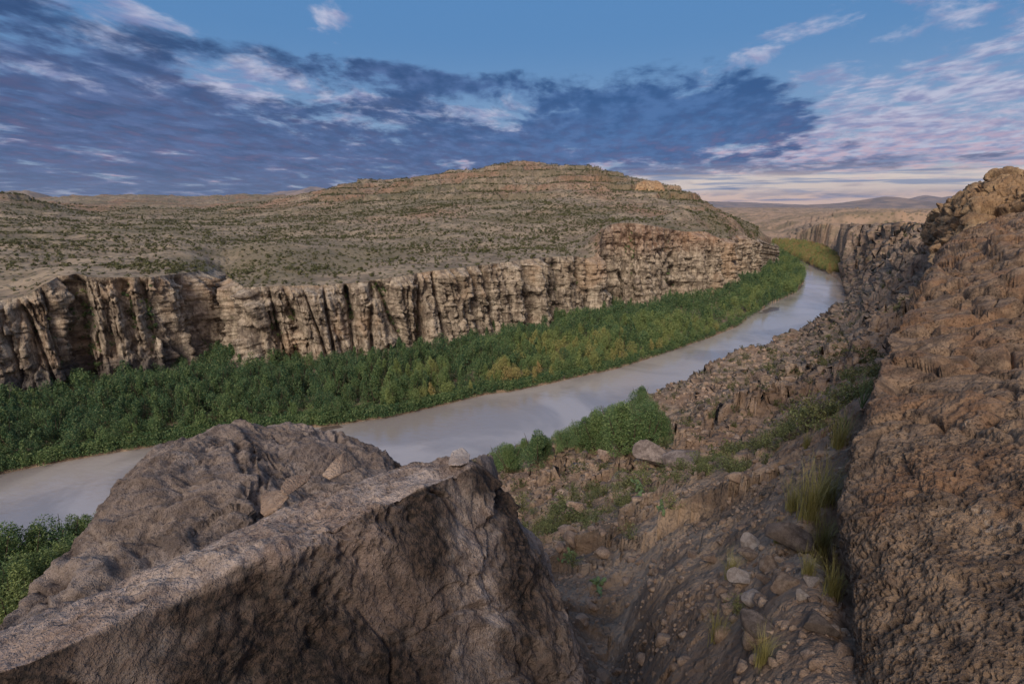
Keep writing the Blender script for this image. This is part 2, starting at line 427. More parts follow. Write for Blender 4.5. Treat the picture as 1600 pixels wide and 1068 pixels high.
def mat_plain(name, c1, c2, scale=6, rough=.85, bmp=.3, dist=.02):
    m, N, b = new_mat(name, rough); c = coords(N)
    n = N.noise(c, scale, 5, .65)
    N.set(b, 'Base Color', N.mix(N.ss(n, .38, .62), c1, c2)); N.set(b, 'Normal', bump(N, n, bmp, dist))
    return m
def mat_tree(name, atype, stops=((48, 84, 58), (84, 110, 66), (120, 132, 76), (150, 138, 84), (160, 128, 88))):
    m, N, b = new_mat(name, .62, .25)
    r = N.n('ShaderNodeAttribute', _attribute_name='tint', _attribute_type=atype).outputs['Fac']
    lf = N.n('ShaderNodeAttribute', _attribute_name='leaf').outputs['Fac']
    rp = N.t.nodes.new('ShaderNodeValToRGB'); N.t.links.new(r, rp.inputs[0]); e = rp.color_ramp.elements
    e[0].position = 0; e[0].color = lin(*stops[0]); e[1].position = 1; e[1].color = lin(*stops[4])
    for p, c_ in zip((.3, .55, .78), stops[1:4]): x_ = e.new(p); x_.color = lin(*c_)
    colr = N.mix(N.mul(N.ss(lf, .2, 1.0), .55), rp.outputs[0], N.mix(.5, rp.outputs[0], lin(206, 210, 140)))
    N.set(b, 'Base Color', colr)
    tr = N.n('ShaderNodeBsdfTranslucent', Color=colr); mx = N.n('ShaderNodeMixShader', Fac=.22)
    N.t.links.new(b.outputs[0], mx.inputs[1]); N.t.links.new(tr.outputs[0], mx.inputs[2])
    N.t.links.new(mx.outputs[0], N.t.nodes['Material Output'].inputs['Surface'])
    return m
M = {}
M['cliff'] = mat_cliff(); M['plateau'] = mat_plateau(); M['slope'] = mat_slope(); M['river'] = mat_river()
M['boulder'] = mat_boulder('grey_brown_limestone', lin(200, 180, 166), lin(124, 106, 96), lin(158, 134, 120), lin(226, 220, 214))
M['boulder2'] = mat_boulder('dull_brown_limestone', lin(168, 150, 138), lin(104, 90, 82), lin(138, 120, 108), lin(170, 156, 146), patina=.6)
M['outcrop'] = mat_boulder('orange_pitted_rock', lin(164, 136, 110), lin(98, 80, 66), lin(152, 110, 78), lin(186, 172, 158), pit=1.5, patina=.55)
M['hill_rock'] = mat_boulder('warm_tan_rock', lin(190, 160, 124), lin(122, 98, 76), lin(168, 130, 94), lin(206, 180, 150), pit=.5, patina=.6, scl=.12)
M['stone'] = mat_boulder('loose_tan_stone', lin(196, 170, 148), lin(132, 110, 94), lin(152, 118, 94), lin(206, 196, 186), pit=.4, patina=.5)
M['pale_stone'] = mat_boulder('pale_grey_stone', lin(228, 212, 200), lin(176, 156, 142), lin(200, 178, 162), lin(224, 216, 206), pit=.3, patina=.5)
M['bark'] = mat_plain('grey_bark', lin(96, 82, 68), lin(70, 58, 48), 8)
M['shrub_leaf'] = mat_tree('shrub_leaf', 'OBJECT', ((58, 70, 46), (78, 86, 54), (98, 100, 62), (118, 110, 70), (130, 112, 78))); M['leaf_merged'] = mat_tree('riparian_leaf', 'GEOMETRY'); M['leaf_single'] = mat_tree('riparian_leaf_single', 'OBJECT')
M['scrub'] = mat_leaf('desert_scrub_leaf', lin(76, 78, 48), lin(98, 96, 62), lin(120, 118, 78))
M['dry_grass'] = mat_leaf('dry_grass_blade', lin(138, 130, 74), lin(164, 148, 92), lin(186, 172, 118))
M['cactus'] = mat_plain('cactus_pad', lin(84, 104, 70), lin(112, 128, 90), 30)
# ---------------------------------------------------------------- plan of the valley, all in world metres
def azr(P): return np.arctan2(P[..., 0], P[..., 1]), np.hypot(P[..., 0], P[..., 1])
def curve_ar(pts, z0=None):
    """list of (px,py) on the plane z0 -> sorted az, ln r"""
    P = np.array([atz(p[0], p[1], p[2] if len(p) > 2 else z0) for p in pts]); a, r = azr(P)
    i = np.argsort(a); return a[i], np.log(r[i])
# far bank water line
FB = [(-120, 775), (0, 742), (100, 722), (200, 705), (330, 686), (440, 672), (500, 668), (540, 663), (600, 654), (640, 646), (700, 632), (760, 617), (800, 612), (860, 600), (930, 584), (960, 578),
      (1010, 562), (1060, 545), (1110, 528), (1150, 511), (1180, 491), (1200, 477), (1228, 464), (1245, 456), (1256, 441)]
FBa, FBr = curve_ar(FB, 0)
def r_bank(a): return np.exp(np.interp(a, FBa, FBr))
SPIT = [(1203, 392), (1212, 397), (1230, 407), (1246, 420), (1254, 431), (1257, 440)]   # back edge of the wooded spit
SPa, SPr = curve_ar(SPIT, 0)
# foot of the far cliff (seen over 4-5 m high thicket)
CB = [(-420, 680), (-150, 622), (0, 600), (60, 594), (108, 586), (122, 575), (136, 580), (200, 570), (260, 563), (300, 545), (338, 520), (350, 490), (362, 490), (374, 524), (396, 552), (420, 553), (470, 546), (550, 538),
      (620, 533), (700, 520), (780, 505), (840, 493), (900, 482), (932, 475), (942, 466), (960, 463), (1000, 466), (1049, 455), (1100, 447), (1130, 440), (1145, 427), (1175, 419), (1199, 411)]
CBa, CBr = curve_ar(CB, 5.5)
xa = [CBa[-1] + R(.12), CBa[-1] + R(.5)]; CBa = np.append(CBa, xa); CBr = np.append(CBr, [np.log(640), np.log(900)])
def r_cliff(a): return np.exp(np.interp(a, CBa, CBr))
RIM = [(-420, 470), (-150, 470), (0, 468), (40, 462), (75, 440), (108, 430), (122, 428), (136, 432), (200, 433), (290, 426), (335, 420), (352, 428), (364, 436), (376, 444), (420, 447), (470, 446), (550, 442), (620, 432), (700, 420), (780, 411),
       (840, 403), (900, 400), (930, 397), (944, 358), (960, 350), (1000, 350), (1049, 358), (1100, 362), (1142, 369), (1170, 374), (1199, 381)]
ctlF = []   # (az, r, z)
for px, py in RIM:
    # distance at the rim: the cliff foot at the same azimuth plus a small set back
    u, y, z = ray(px, py); a = math.atan2(u, y); rr = float(r_cliff(a)) * 1.015; ctlF.append((a, rr, H + z * rr / math.hypot(u, y)))
    if px > 1150: ctlF.append((a, rr * 1.02, ctlF[-1][2]))
rim_a = np.array([c[0] for c in ctlF]); rim_z = np.array([c[2] for c in ctlF]); _i = np.argsort(rim_a); rim_a = rim_a[_i]; rim_z = rim_z[_i]
PL = [(0, 400, 190), (0, 360, 330), (0, 340, 440), (0, 309, 640), (50, 317, 620), (100, 342, 500), (-300, 400, 180), (-300, 350, 420), (-300, 309, 1200), (60, 348, 450), (150, 326, 900),
      (100, 400, 205), (100, 362, 340), (120, 335, 700), (120, 314, 1500), (200, 400, 215), (200, 365, 330), (200, 335, 700), (200, 310, 2600),
      (300, 395, 225), (300, 362, 350), (300, 338, 700), (300, 322, 1300), (260, 310, 2600), (330, 312, 2300), (400, 400, 225), (400, 368, 340), (400, 338, 650), (395, 320, 1000), (400, 309, 2300),
      (500, 405, 225), (500, 370, 330), (500, 340, 520), (480, 312, 830), (500, 307, 1100), (600, 400, 245), (600, 365, 350), (600, 332, 520), (600, 302, 760), (600, 287, 980), (550, 291, 1020), (520, 300, 1000),
      (700, 385, 275), (700, 352, 370), (700, 322, 530), (700, 292, 720), (700, 275, 880), (740, 270, 880),
      (820, 378, 300), (820, 348, 390), (820, 314, 530), (820, 286, 700), (820, 263, 820), (780, 265, 830), (870, 265, 820),
      (900, 375, 310), (900, 352, 350), (900, 335, 430), (880, 362, 335), (920, 352, 340), (900, 302, 560), (920, 268, 800), (960, 342, 390), (960, 318, 500), (960, 279, 740),
      (1000, 330, 430), (1040, 345, 380), (1040, 318, 500), (1040, 299, 640), (1075, 308, 600), (1070, 353, 300), (1070, 331, 325), (1110, 358, 325), (1110, 337, 345), (1100, 334, 410), (1100, 331, 470), (1100, 319, 560), (1150, 364, 350), (1150, 347, 368), (1150, 345, 420), (1145, 341, 500), (1188, 376, 405), (1190, 362, 425),
      (1180, 355, 490), (1199, 367, 470)]
for px, py, Y in PL:
    P = atY(px, py, Y); a, r = azr(P); ctlF.append((float(a), float(r), float(P[2])))
# behind the skyline the land falls away again
for px, Y, z in [(-300, 2600, 40), (0, 1300, 50), (0, 2600, 45), (100, 4000, 45), (260, 5000, 50), (400, 4500, 45), (520, 2200, 60), (600, 1700, 70), (700, 1500, 80), (820, 1400, 85), (960, 1300, 70), (1050, 1200, 55), (1100, 1000, 36), (1199, 800, 4),
                 (1130, 1000, 18), (1160, 850, 9), (1199, 640, 9), (1199, 1500, 0), (1130, 2500, 5), (1050, 3000, 10),
                 (600, 5000, 20), (900, 5000, 20), (1199, 3000, 0), (-600, 5000, 40), (-600, 1000, 40), (-600, 200, 33)]:
    u, y, z_ = ray(px, 320); a = math.atan2(u, y); ctlF.append((a, Y / math.cos(a), z))
KA = 3.0
ctlF = np.array(ctlF)
fF = rbf(np.stack([ctlF[:, 0] * KA, np.log(ctlF[:, 1])], -1), ctlF[:, 2], 2e-4)
def terr(z, h, k=.7, soft=.35):
    q = z / h; f = np.floor(q); g = q - f; return z * (1 - k) + k * h * (f + sst(.5 - soft, .5 + soft, g))
def zF(a, r):
    z = fF(np.stack([a * KA, np.log(r)], -1))
    X, Y = r * np.sin(a), r * np.cos(a); o = np.zeros_like(X)
    rel = r / np.maximum(r_cliff(np.minimum(a, CBa[-3])), 1)
    w = sst(1.02, 1.25, rel)
    n1 = fbm(np.stack([X / 130, Y / 130, o], -1), 5, ridge=True); n2 = fbm(np.stack([X / 28, Y / 28, o + 3], -1), 5)
    z = z + w * ((n1 - .3) * (5.5 + 6 * sst(42, 70, z) + 5 * sst(500, 1200, r)) * sst(1.0, 2.2, rel) * (1 - .8 * sst(1120, 1190, 800 + 800 * np.tan(a))) + n2 * 2.6)
    z = z + w * 14 * sst(600, 2200, r) * (fbm(np.stack([X / 420, Y / 420, o + 8], -1), 4, ridge=True) - .3) * (1 - sst(1000, 1150, 800 + 800 * np.tan(a)))
    # rock bands on the hill
    hill = sst(40, 62, z) * sst(300, 420, r) * sst(2200, 1500, r)
    nb = sst(-.15, .35, fbm(np.stack([X / 160, Y / 160, o + 21], -1), 3)); zw = z + n2 * 5 + n1 * 4
    crest = sst(480, 620, r) * sst(620, 700, 800 + 800 * np.tan(a)) * sst(1010, 940, 800 + 800 * np.tan(a))
    z = z + hill * (terr(zw, 11, 1.0, .12) - zw) * np.maximum(.8 * nb, crest * .6)
    return z

# ---------------------------------------------------------------- far side: flood plain, cliff band, plateau on one polar lattice
pxs = np.concatenate([np.arange(-230, 900, 1.5), np.arange(900, 1100, 1.1), np.arange(1100, 1199.5, .4)])
az = np.arctan2((pxs - 800) / FPX, CP + .10)       # azimuth lattice, from the pixel pitch only
az = np.concatenate([np.linspace(-.98, az[0] - .004, 40), az, np.linspace(CBa[-3] + .0004, CBa[-2], 12), np.linspace(CBa[-2] + .0004, CBa[-2] + .0008, 2)])
az = np.unique(az)
nA = len(az)
# smoothed foot line and its outward (towards the river) normal
rc = r_cliff(az); ker = np.hanning(9); ker /= ker.sum(); rc_s = np.exp(np.convolve(np.pad(np.log(rc), 4, 'edge'), ker, 'valid'))
bx, by = rc_s * np.sin(az), rc_s * np.cos(az)
tx, ty = np.gradient(bx), np.gradient(by); tl = np.hypot(tx, ty) + 1e-9
nx, ny = ty / tl, -tx / tl; k21 = np.hanning(31); k21 /= k21.sum()
nx = np.convolve(np.pad(nx, 15, 'edge'), k21, 'valid'); ny = np.convolve(np.pad(ny, 15, 'edge'), k21, 'valid'); tl = np.hypot(nx, ny); nx /= tl; ny /= tl
rb = r_bank(az)
zb = 2.2
CR, VR, PR = 96, 26, 250
zr_line = zF(az, rc_s * 1.015); zr_line = np.where(az > CBa[-3], zr_line[np.argmin(np.abs(az - CBa[-3]))] * (1 - .6 * sst(CBa[-3], CBa[-2], az)), zr_line)
# cliff rows
h = np.linspace(0, 1, CR)[:, None]
Zc = zb - 1.5 + (zr_line[None] - zb + 1.5) * h
setb = rc_s[None] * .015 * (h**1.6)
rad = rc_s[None] + setb
Xc, Yc = rad * np.sin(az)[None], rad * np.cos(az)[None]
Q = np.stack([Xc, Yc, Zc], -1)
def column_disp(Q):
    X, Y, Z = Q[..., 0], Q[..., 1], Q[..., 2]
    wx = fbm(np.stack([X / 22, Y / 22, Z / 60], -1), 3) * 3.5
    lean = (Z - 20) * .10
    Xl = X + wx + lean
    a1 = np.abs(pn(np.stack([Xl / 17, (Y + wx) / 17, Z / 200], -1))); a2 = np.abs(pn(np.stack([Xl / 6.5, (Y + wx) / 6.5, Z / 90 + 9], -1)))
    a4 = np.abs(pn(np.stack([Xl / 8, (Y + wx) / 8, Z / 250 + 31], -1)))
    a3 = np.abs(pn(np.stack([Xl / 2.2, Y / 2.2, Z / 22 + 5], -1)))
    d = 6.5 * np.minimum(a1 * 2.4, 1) ** .7 + 3.2 * np.minimum(a2 * 3.0, 1)**.6 + .8 * np.minimum(a3 * 2.6, 1)**.7
    d = d - 3.4 * np.exp(-(a4 / .05)**2) * sst(-.15, .3, pn(np.stack([X / 34, Y / 34, Z / 90 + 60], -1)))
    bi, bd = blocks(np.stack([(Xl + Y * .3) / 3.6, Y / 3.6, Z / 6.5 + .1 * Xl / 3.6], -1)); d = d + bi * 2.2 - .7 * np.exp(-(bd / .05)**2)
    bi, bd = blocks(np.stack([(Xl + Y * .3) / 1.5 + 7, Y / 1.5, Z / 2.2], -1)); d = d + bi * .9 - .35 * np.exp(-(bd / .07)**2)
    # bedding ledges
    bed = pn(np.stack([X / 60, Y / 60, Z / 2.6], -1)); bed2 = pn(np.stack([X / 40, Y / 40, Z / 1.0 + 50], -1))
    d = d + sst(-.1, .25, bed) * .6 + sst(-.1, .2, bed2) * .22
    d = d + fbm(np.stack([X / 3, Y / 3, Z / 3], -1), 4) * 1.1
    return d * 1.2 - 7.0
D = column_disp(Q)
# the deep fissures the photograph shows, given as azimuths; each leans a little with height
def px2az(px, py): u, y, _ = ray(px, py); return math.atan2(u, y)
for (x0, y0), (x1, y1), w, dep in [((112, 432), (130, 575), 3.0, 14), ((936, 398), (947, 470), 2.6, 9), ((162, 440), (176, 560), 1.6, 6), ((184, 436), (206, 545), 2.2, 8), ((228, 455), (240, 560), 1.6, 6), ((248, 470), (262, 560), 1.2, 4), ((282, 438), (290, 520), 1.3, 4),
                                   ((48, 470), (55, 560), 1.3, 4), ((462, 448), (468, 540), 3.0, 7), ((640, 432), (652, 525), 1.6, 4), ((812, 410), (826, 495), 2.4, 7), ((852, 404), (862, 488), 1.4, 5), ((1042, 360), (1050, 452), 3.2, 9),
                                   ((985, 352), (990, 460), 1.4, 4), ((1140, 372), (1145, 430), 2.4, 7), ((1178, 378), (1182, 415), 1.8, 4)]:
    at_, ab_ = px2az(x0, y0), px2az(x1, y1)
    ac = ab_ + (at_ - ab_) * h
    dist = (az[None] - ac) * rc_s[None]
    dist = dist + pn(np.stack([Q[..., 0] * 0 + dep, Q[..., 1] * 0, Q[..., 2] / 5], -1)) * w * .5
    D = D - dep * np.exp(-(dist / w)**2) * (.55 + .45 * (1 - h))
fade = np.minimum(sst(0, .10, 1 - h) * .85 + .15, 1)
flare = 3.2 * (1 - h)**3
D = (D + flare) * fade
# side gully at px 352-364: rubble slope instead of face
Xc = Xc + nx[None] * D; Yc = Yc + ny[None] * D
Zc = Zc + fbm(np.stack([Xc / 6, Yc / 6, Zc / 6], -1), 3) * .7 * sst(0, .2, 1 - h)
cliffV = np.stack([Xc, Yc, Zc], -1)
# plateau rows start from the displaced rim
rt = np.hypot(Xc[-1], Yc[-1]); at_top = np.arctan2(Xc[-1], Yc[-1])
g = (np.linspace(0, 1, PR)[:, None])**1.15
rmaxF = np.exp(np.log(5200.) + (np.log(1000.) - np.log(5200.)) * sst(px2az(900, 330), px2az(1040, 330), az))
rho = np.exp(np.log(rt)[None] * (1 - g) + np.log(rmaxF)[None] * g)
wA = np.exp(-np.log(rho / rt[None]) * 14)
aa = az[None] * (1 - wA) + at_top[None] * wA
Zp = zF(aa, rho)
Zp = Zp * (1 - wA) + Zc[-1][None] * wA if False else Zp + (Zc[-1] - Zp[0])[None] * wA
Xp, Yp = rho * np.sin(aa), rho * np.cos(aa)
# drop the last columns: the plateau's free side, out of sight behind the corner, is closed by a slope
side = sst(CBa[-3], CBa[-2], az)[None]
Zp = Zp * (1 - side) + (-3) * side
platV = np.stack([Xp, Yp, Zp], -1)
# flood plain
v = np.linspace(0, 1, VR)[:, None]
rb0 = np.minimum(rb - 5, rc_s - 3); rr_ = rb0[None] + (rc_s + 4 - rb0)[None] * v
Xv, Yv = rr_ * np.sin(az), rr_ * np.cos(az)
dv = rr_ - rb[None]
Zv = np.clip(-.2 + dv * .45, -2.0, 1.3) + np.clip(dv, 0, 60) * .012 + fbm(np.stack([Xv / 5, Yv / 5, Xv * 0], -1), 3) * .35 * sst(-1, 3, dv)
okc = az < CBa[-3] + .0002
plainV = np.stack([Xv, Yv, Zv], -1)

def obj_grid(name, V, mat, kind='structure', mask=None):
    nr, nc = V.shape[:2]
    me = mesh_np(name, V, grid_faces(nr, nc, mask)); o = link(name, me, mat); 
    if kind: o['kind'] = kind
    return o
cliff_o = obj_grid('cliff', cliffV, M['cliff']); tag(cliff_o, 'long pale fissured limestone cliff band along the far bank')
plateau_o = obj_grid('hills', platV, M['plateau']); tag(plateau_o, 'scrub dotted desert plateau and broad hill above the far cliff')
obj_grid('riverbank', plainV[:, okc], M['slope'])
# wooded spit right of the cliff corner
azs = np.linspace(CBa[-3] - .001, FBa[-1], 50); v = np.linspace(-.06, 1.06, 22)[:, None]
r0, r1 = r_bank(azs), np.exp(np.interp(azs, SPa, SPr)); r1 = np.maximum(r1, r0 + .1)
rs = np.exp(np.log(r0)[None] * (1 - v) + np.log(r1)[None] * v)
Zs = 1.4 * sst(0, .12, v) * sst(0, .12, 1 - v) * np.minimum(1, ((r1 - r0) / 20)[None]) - .45 + 0 * rs
obj_grid('riverbank', np.stack([rs * np.sin(azs), rs * np.cos(azs), Zs], -1), M['slope'])

# ---------------------------------------------------------------- near side
NB = [(-200, 960, 0), (0, 905, 0), (100, 860, 0), (200, 815, 0), (400, 775, 0), (620, 745, 0), (760, 722, 0), (820, 706, 0), (880, 693, 0), (940, 676, 0), (1020, 648, 0), (1100, 606, 0), (1150, 573, 0), (1200, 551, 0),
      (1240, 534, 0), (1280, 510, 0), (1305, 496, 0), (1318, 480, 0), (1321, 462, 0), (1318, 447, 0), (1305, 433, 0), (1282, 421, 0), (1256, 410, 0), (1232, 399, 0), (1216, 390, 0), (1207, 384, 0), (1203, 378, 0), (1190, 373.5, 0)]
NBp = np.array([atz(p[0], p[1], 0)[:2] for p in NB])
FBp = np.array([atz(p[0], p[1], 0)[:2] for p in FB] + [atz(p[0], p[1], 0)[:2] for p in SPIT[::-1]] + [atz(1185, 384, 0)[:2]])
poly = np.concatenate([NBp, FBp[::-1]])
STRIP = np.array([atz(a, b, 1.5)[:2] for a, b in [(1207, 377.5), (1240, 376.5), (1265, 381), (1290, 389), (1308, 401), (1317, 418), (1320, 445), (1300, 436), (1260, 416), (1230, 404), (1205, 388)]])
def seg_dist(P, L):
    """distance of points P (...,2) to open polyline L"""
    d = np.full(P.shape[:-1], 1e9)
    for a, b in zip(L[:-1], L[1:]):
        ab = b - a; t = np.clip(((P - a) @ ab) / (ab @ ab), 0, 1); q = P - (a + t[..., None] * ab)
        d = np.minimum(d, (q**2).sum(-1))
    return np.sqrt(d)
def inside(P, L):
    c = np.zeros(P.shape[:-1], bool); x, y = P[..., 0], P[..., 1]
    for (x0, y0), (x1, y1) in zip(L, np.roll(L, -1, 0)):
        c ^= ((y0 > y) != (y1 > y)) & (x < (x1 - x0) * (y - y0) / (y1 - y0 + 1e-12) + x0)
    return c
def bank_sd(X, Y):
    P = np.stack([X, Y], -1); d = seg_dist(P, NBp); return np.where(inside(P, poly), -d, d)
NPT = [  # px, py, t along the view ray (unit forward depth)
    (1200, 1060, 3.7), (1290, 900, 5.2), (1180, 880, 6.6), (1300, 1050, 3.4), (1400, 1060, 3.4), (1500, 1060, 3.4), (1600, 1060, 3.5), (1400, 900, 5.4), (1550, 900, 5.4), (1400, 352, 210), (1450, 352, 180), (1350, 352, 300), (1430, 378, 150), (1100, 1060, 4.6), (1040, 1060, 5.4), (1020, 960, 7.3), (1000, 1060, 6.5), (955, 1062, 7.4), (940, 960, 9.4), (930, 900, 12), (900, 850, 16), (1040, 870, 9.9), (1000, 900, 10.8),
    (1100, 800, 12.2), (1100, 740, 16.5), (1180, 740, 15), (1250, 740, 10.6), (1300, 760, 7.2), (1300, 640, 18), (1340, 600, 22), (1250, 650, 30), (1180, 690, 30), (850, 760, 50), (800, 745, 66), (860, 820, 24), (900, 790, 28), (960, 800, 20), (980, 740, 42), (900, 740, 70), (960, 712, 88),
    (1010, 715, 62), (1050, 690, 62), (1050, 650, 92), (1030, 632, 104), (1075, 610, 112), (1110, 592, 116), (1160, 562, 136), (1200, 547, 156), (1250, 525, 178), (1285, 507, 200), (1140, 640, 72), (1180, 600, 96), (1240, 600, 82), (1280, 570, 96), (1240, 560, 130),
    (1320, 540, 116), (1340, 500, 150), (1325, 490, 205), (1400, 480, 135), (1360, 450, 215), (1390, 410, 215), (1330, 430, 300), (1340, 400, 300), (1300, 396, 520), (1280, 398, 500), (1430, 400, 170), (1400, 385, 235),
    (1290, 353, 560), (1320, 350, 470), (1380, 348, 340), (1440, 344, 270), (1290, 386, 545), (1350, 378, 330), (1420, 372, 220), (1500, 380, 130), (1600, 360, 110),
    (1255, 383, 600), (1255, 366, 700), (1230, 372, 800), (1215, 360, 950), (1280, 345, 900), (1240, 344, 1300), (1300, 340, 900), (1400, 338, 800), (1500, 335, 600), (1200, 338, 1700), (1150, 336, 2100), (1250, 336, 2500), (1350, 334, 2500), (1450, 332, 2500),
    (1180, 368, 880), (1190, 350, 1300)]
ctlN = []
for px, py, t in NPT:
    P = at(px, py, t); a, r = azr(P); ctlN.append((float(a), float(r), float(P[2])))
for px, r, z in [(-400, 4, 46), (-400, 20, 34), (-400, 45, 12), (-400, 60, 3), (0, 4, 45.5), (0, 15, 36), (0, 35, 18), (0, 55, 4), (0, 64, 2), (300, 4, 46), (300, 15, 36), (300, 40, 15), (300, 62, 3), (500, 4, 46), (500, 18, 34), (500, 45, 14), (500, 75, 3),
                 (700, 4, 45.5), (700, 18, 35), (700, 50, 15), (700, 85, 3), (900, 3, 46), (1100, 1.5, 47.6), (1300, 1.5, 47.3), (0, 1.5, 47.5), (500, 1.5, 47.5), (1700, 2, 47), (1700, 6, 45.5), (1700, 30, 46), (1700, 100, 44), (1700, 300, 42), (2100, 5, 46), (2100, 100, 45),
                 (900, 6, 44), (900, 9, 42), (1400, 6, 45.5), (1500, 15, 46), (1420, 30, 42), (1500, 60, 44)]:
    u, y, z_ = ray(px, 534); ctlN.append((math.atan2(u, y), r, z))
for a_, r_, z_ in [(px2az(p, 330), r, z) for p in (1100, 1250, 1400, 1600, 1900) for r, z in ((4500, 12), (9000, -8))]: ctlN.append((a_, r_, z_))
ctlN = np.array(ctlN)
fN = rbf(np.stack([ctlN[:, 0] * KA, np.log(ctlN[:, 1])], -1), ctlN[:, 2], 3e-4)
def zN(a, r):
    z = fN(np.stack([a * KA, np.log(r)], -1)); X, Y = r * np.sin(a), r * np.cos(a); o = np.zeros_like(X)
    s = bank_sd(X, Y)
    wr = sst(2, 40, r)
    n1 = fbm(np.stack([X / 24, Y / 24, o], -1), 4, ridge=True); n2 = fbm(np.stack([X / 7, Y / 7, o + 3], -1), 4); n3 = fbm(np.stack([X / 1.6, Y / 1.6, o + 7], -1), 4, ridge=True)
    bw = sst(1, 12, s)
    z = z + bw * (n1 * 2.2 * sst(25, 90, r) + n2 * 1.3 * wr) + n3 * .35 * sst(1.5, 12, r)
    z = z + bw * sst(500, 1200, r) * 24 * (fbm(np.stack([X / 260, Y / 260, o + 5], -1), 5, ridge=True) - .35)
    nb = fbm(np.stack([X / 30, Y / 30, o + 33], -1), 2)
    zz_ = z + n2 * 1.5 + nb * 2
    k = sst(-.2, .3, nb) * sst(18, 50, r) * sst(2600, 1800, r) * bw
    z = z + k * (terr(zz_, 5.2, 1, .12) - zz_)
    zz_ = z + n3 * .5
    z = z + .75 * sst(10, 40, r) * sst(300, 150, r) * bw * (terr(zz_, 1.7, 1, .15) - zz_)
    nr = sst(1.5, 6, r) * bw * sst(260, 120, r)
    wq = np.stack([X + n2 * 1.2, Y + n3 * .5, o], -1)
    for L, am, cut in ((.75, .08, .05), (.33, .06, 0.), (.16, .035, -.1)):
        ok = (r < L * 110)
        F1, F2 = worley(wq[ok] / L); msk = sst(cut, cut + .3, pn(wq[ok] / (L * 2.6) + L * 9))
        tmp = np.zeros_like(z); tmp[ok] = am * np.minimum(1, (F2 - F1) * 2.6) ** .6 * msk; z = z + tmp * nr * sst(L * 110, L * 60, r)
    z = z + sst(1, 8, s) * sst(2, 14, r) * sst(400, 250, r) * (sst(.45, 1, blocks(np.stack([(X * .8 + Y * .6 + n2 * 3) / 4.4, (Y * .8 - X * .6 + n3 * 1.5) / 3.0, o], -1))[0]) * 1.5 * sst(.0, .3, nb) + sst(.5, 1, blocks(np.stack([(X * .9 - Y * .43 + n3) / 1.3, (Y * .9 + X * .43 + n3) / .9, o + 5], -1))[0]) * .34 - .2)
    z = np.where(r < 1000, np.minimum(z, 49.3 - .0295 * r + n2 * .8 + n3 * .4 + 60 * sst(45, 8, r)), z)
    flat_ = inside(np.stack([X, Y], -1), STRIP); z = np.where(flat_, np.minimum(z, 1.5 + n2 * .3), z)
    bank = np.where(s > 0, .12 + s * (1.1 + .9 * sst(-.3, .3, n2)), -.05 + s * .5)
    z = np.minimum(np.maximum(z, np.minimum(.5 + np.minimum(s, 50) * .02, bank)), bank)
    return np.maximum(z, -2.2)
# azimuth lattice: fine where it is seen
azn = np.concatenate([np.linspace(-1.02, -.60, 150), np.linspace(-.598, -.10, 110), np.arctan2((np.arange(722, 1480, 1.35) - 800) / FPX, CP), np.linspace(.71, .98, 60)]); azn = np.unique(azn)
rn = np.concatenate([np.exp(np.arange(np.log(1.2), np.log(420), .0088)), np.exp(np.arange(np.log(420), np.log(9500), .018))])
A_, R_ = np.meshgrid(azn, rn)
ZN = zN(A_, R_)
XN, YN = R_ * np.sin(A_), R_ * np.cos(A_)
VN = np.stack([XN, YN, ZN], -1)
# keep this sheet off the far side: faces beyond the water in the azimuths of the far bank are left out
beyond = (R_ > r_bank(np.minimum(A_, FBa[-1])) - 3) & (A_ < CBa[-3] - .0) & (R_ < np.where(A_ > px2az(860, 330), 900, 1e9)) 
beyond |= (R_ > r_bank(np.minimum(A_, FBa[-1])) - 2) & (A_ < FBa[-1]) & (R_ < np.exp(np.interp(A_, SPa, SPr)) + 2)
nor = grid_normals(VN)
# overhanging, blocky relief on the steep parts: push along the surface normal
st = sst(.86, .55, nor[..., 2]) * (~beyond) * sst(12, 40, R_) * sst(1600, 900, R_) * sst(.5, 3, ZN)
lam = np.clip(R_ / 26, 1.0, 16)
sel = st > .01
dd = np.zeros_like(ZN)
pp = VN[sel]; ll = lam[sel]
dd[sel] = (fbm(np.stack([pp[:, 0] / ll, pp[:, 1] / ll, pp[:, 2] / ll * 2.4], -1), 5, ridge=True) - .3) * ll * .17 + sst(-.1, .2, pn(np.stack([pp[:, 0] / 40, pp[:, 1] / 40, pp[:, 2] / (ll * .22)], -1))) * ll * .2
bi, bd = blocks(np.stack([pp[:, 0] / (ll * .35), pp[:, 1] / (ll * .35), pp[:, 2] / (ll * .22)], -1)); dd[sel] += (bi - .5) * ll * .16 - ll * .07 * np.exp(-(bd / .06)**2)
VN = VN + nor * (dd * st)[..., None]
keep = ~(beyond[:-1, :-1] & beyond[1:, 1:] & beyond[:-1, 1:] & beyond[1:, :-1])
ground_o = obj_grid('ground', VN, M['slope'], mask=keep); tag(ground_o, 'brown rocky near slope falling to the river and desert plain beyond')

# ---------------------------------------------------------------- river: one sheet
me = mesh_np('river', [(-900, -300, 0), (1500, -300, 0), (1500, 1500, 0), (-900, 1500, 0)], [(0, 1, 2, 3)], False)
riv = link('river', me, M['river']); riv['kind'] = 'structure'; tag(riv, 'muddy pale brown river reflecting the clouds, curving away to the right')
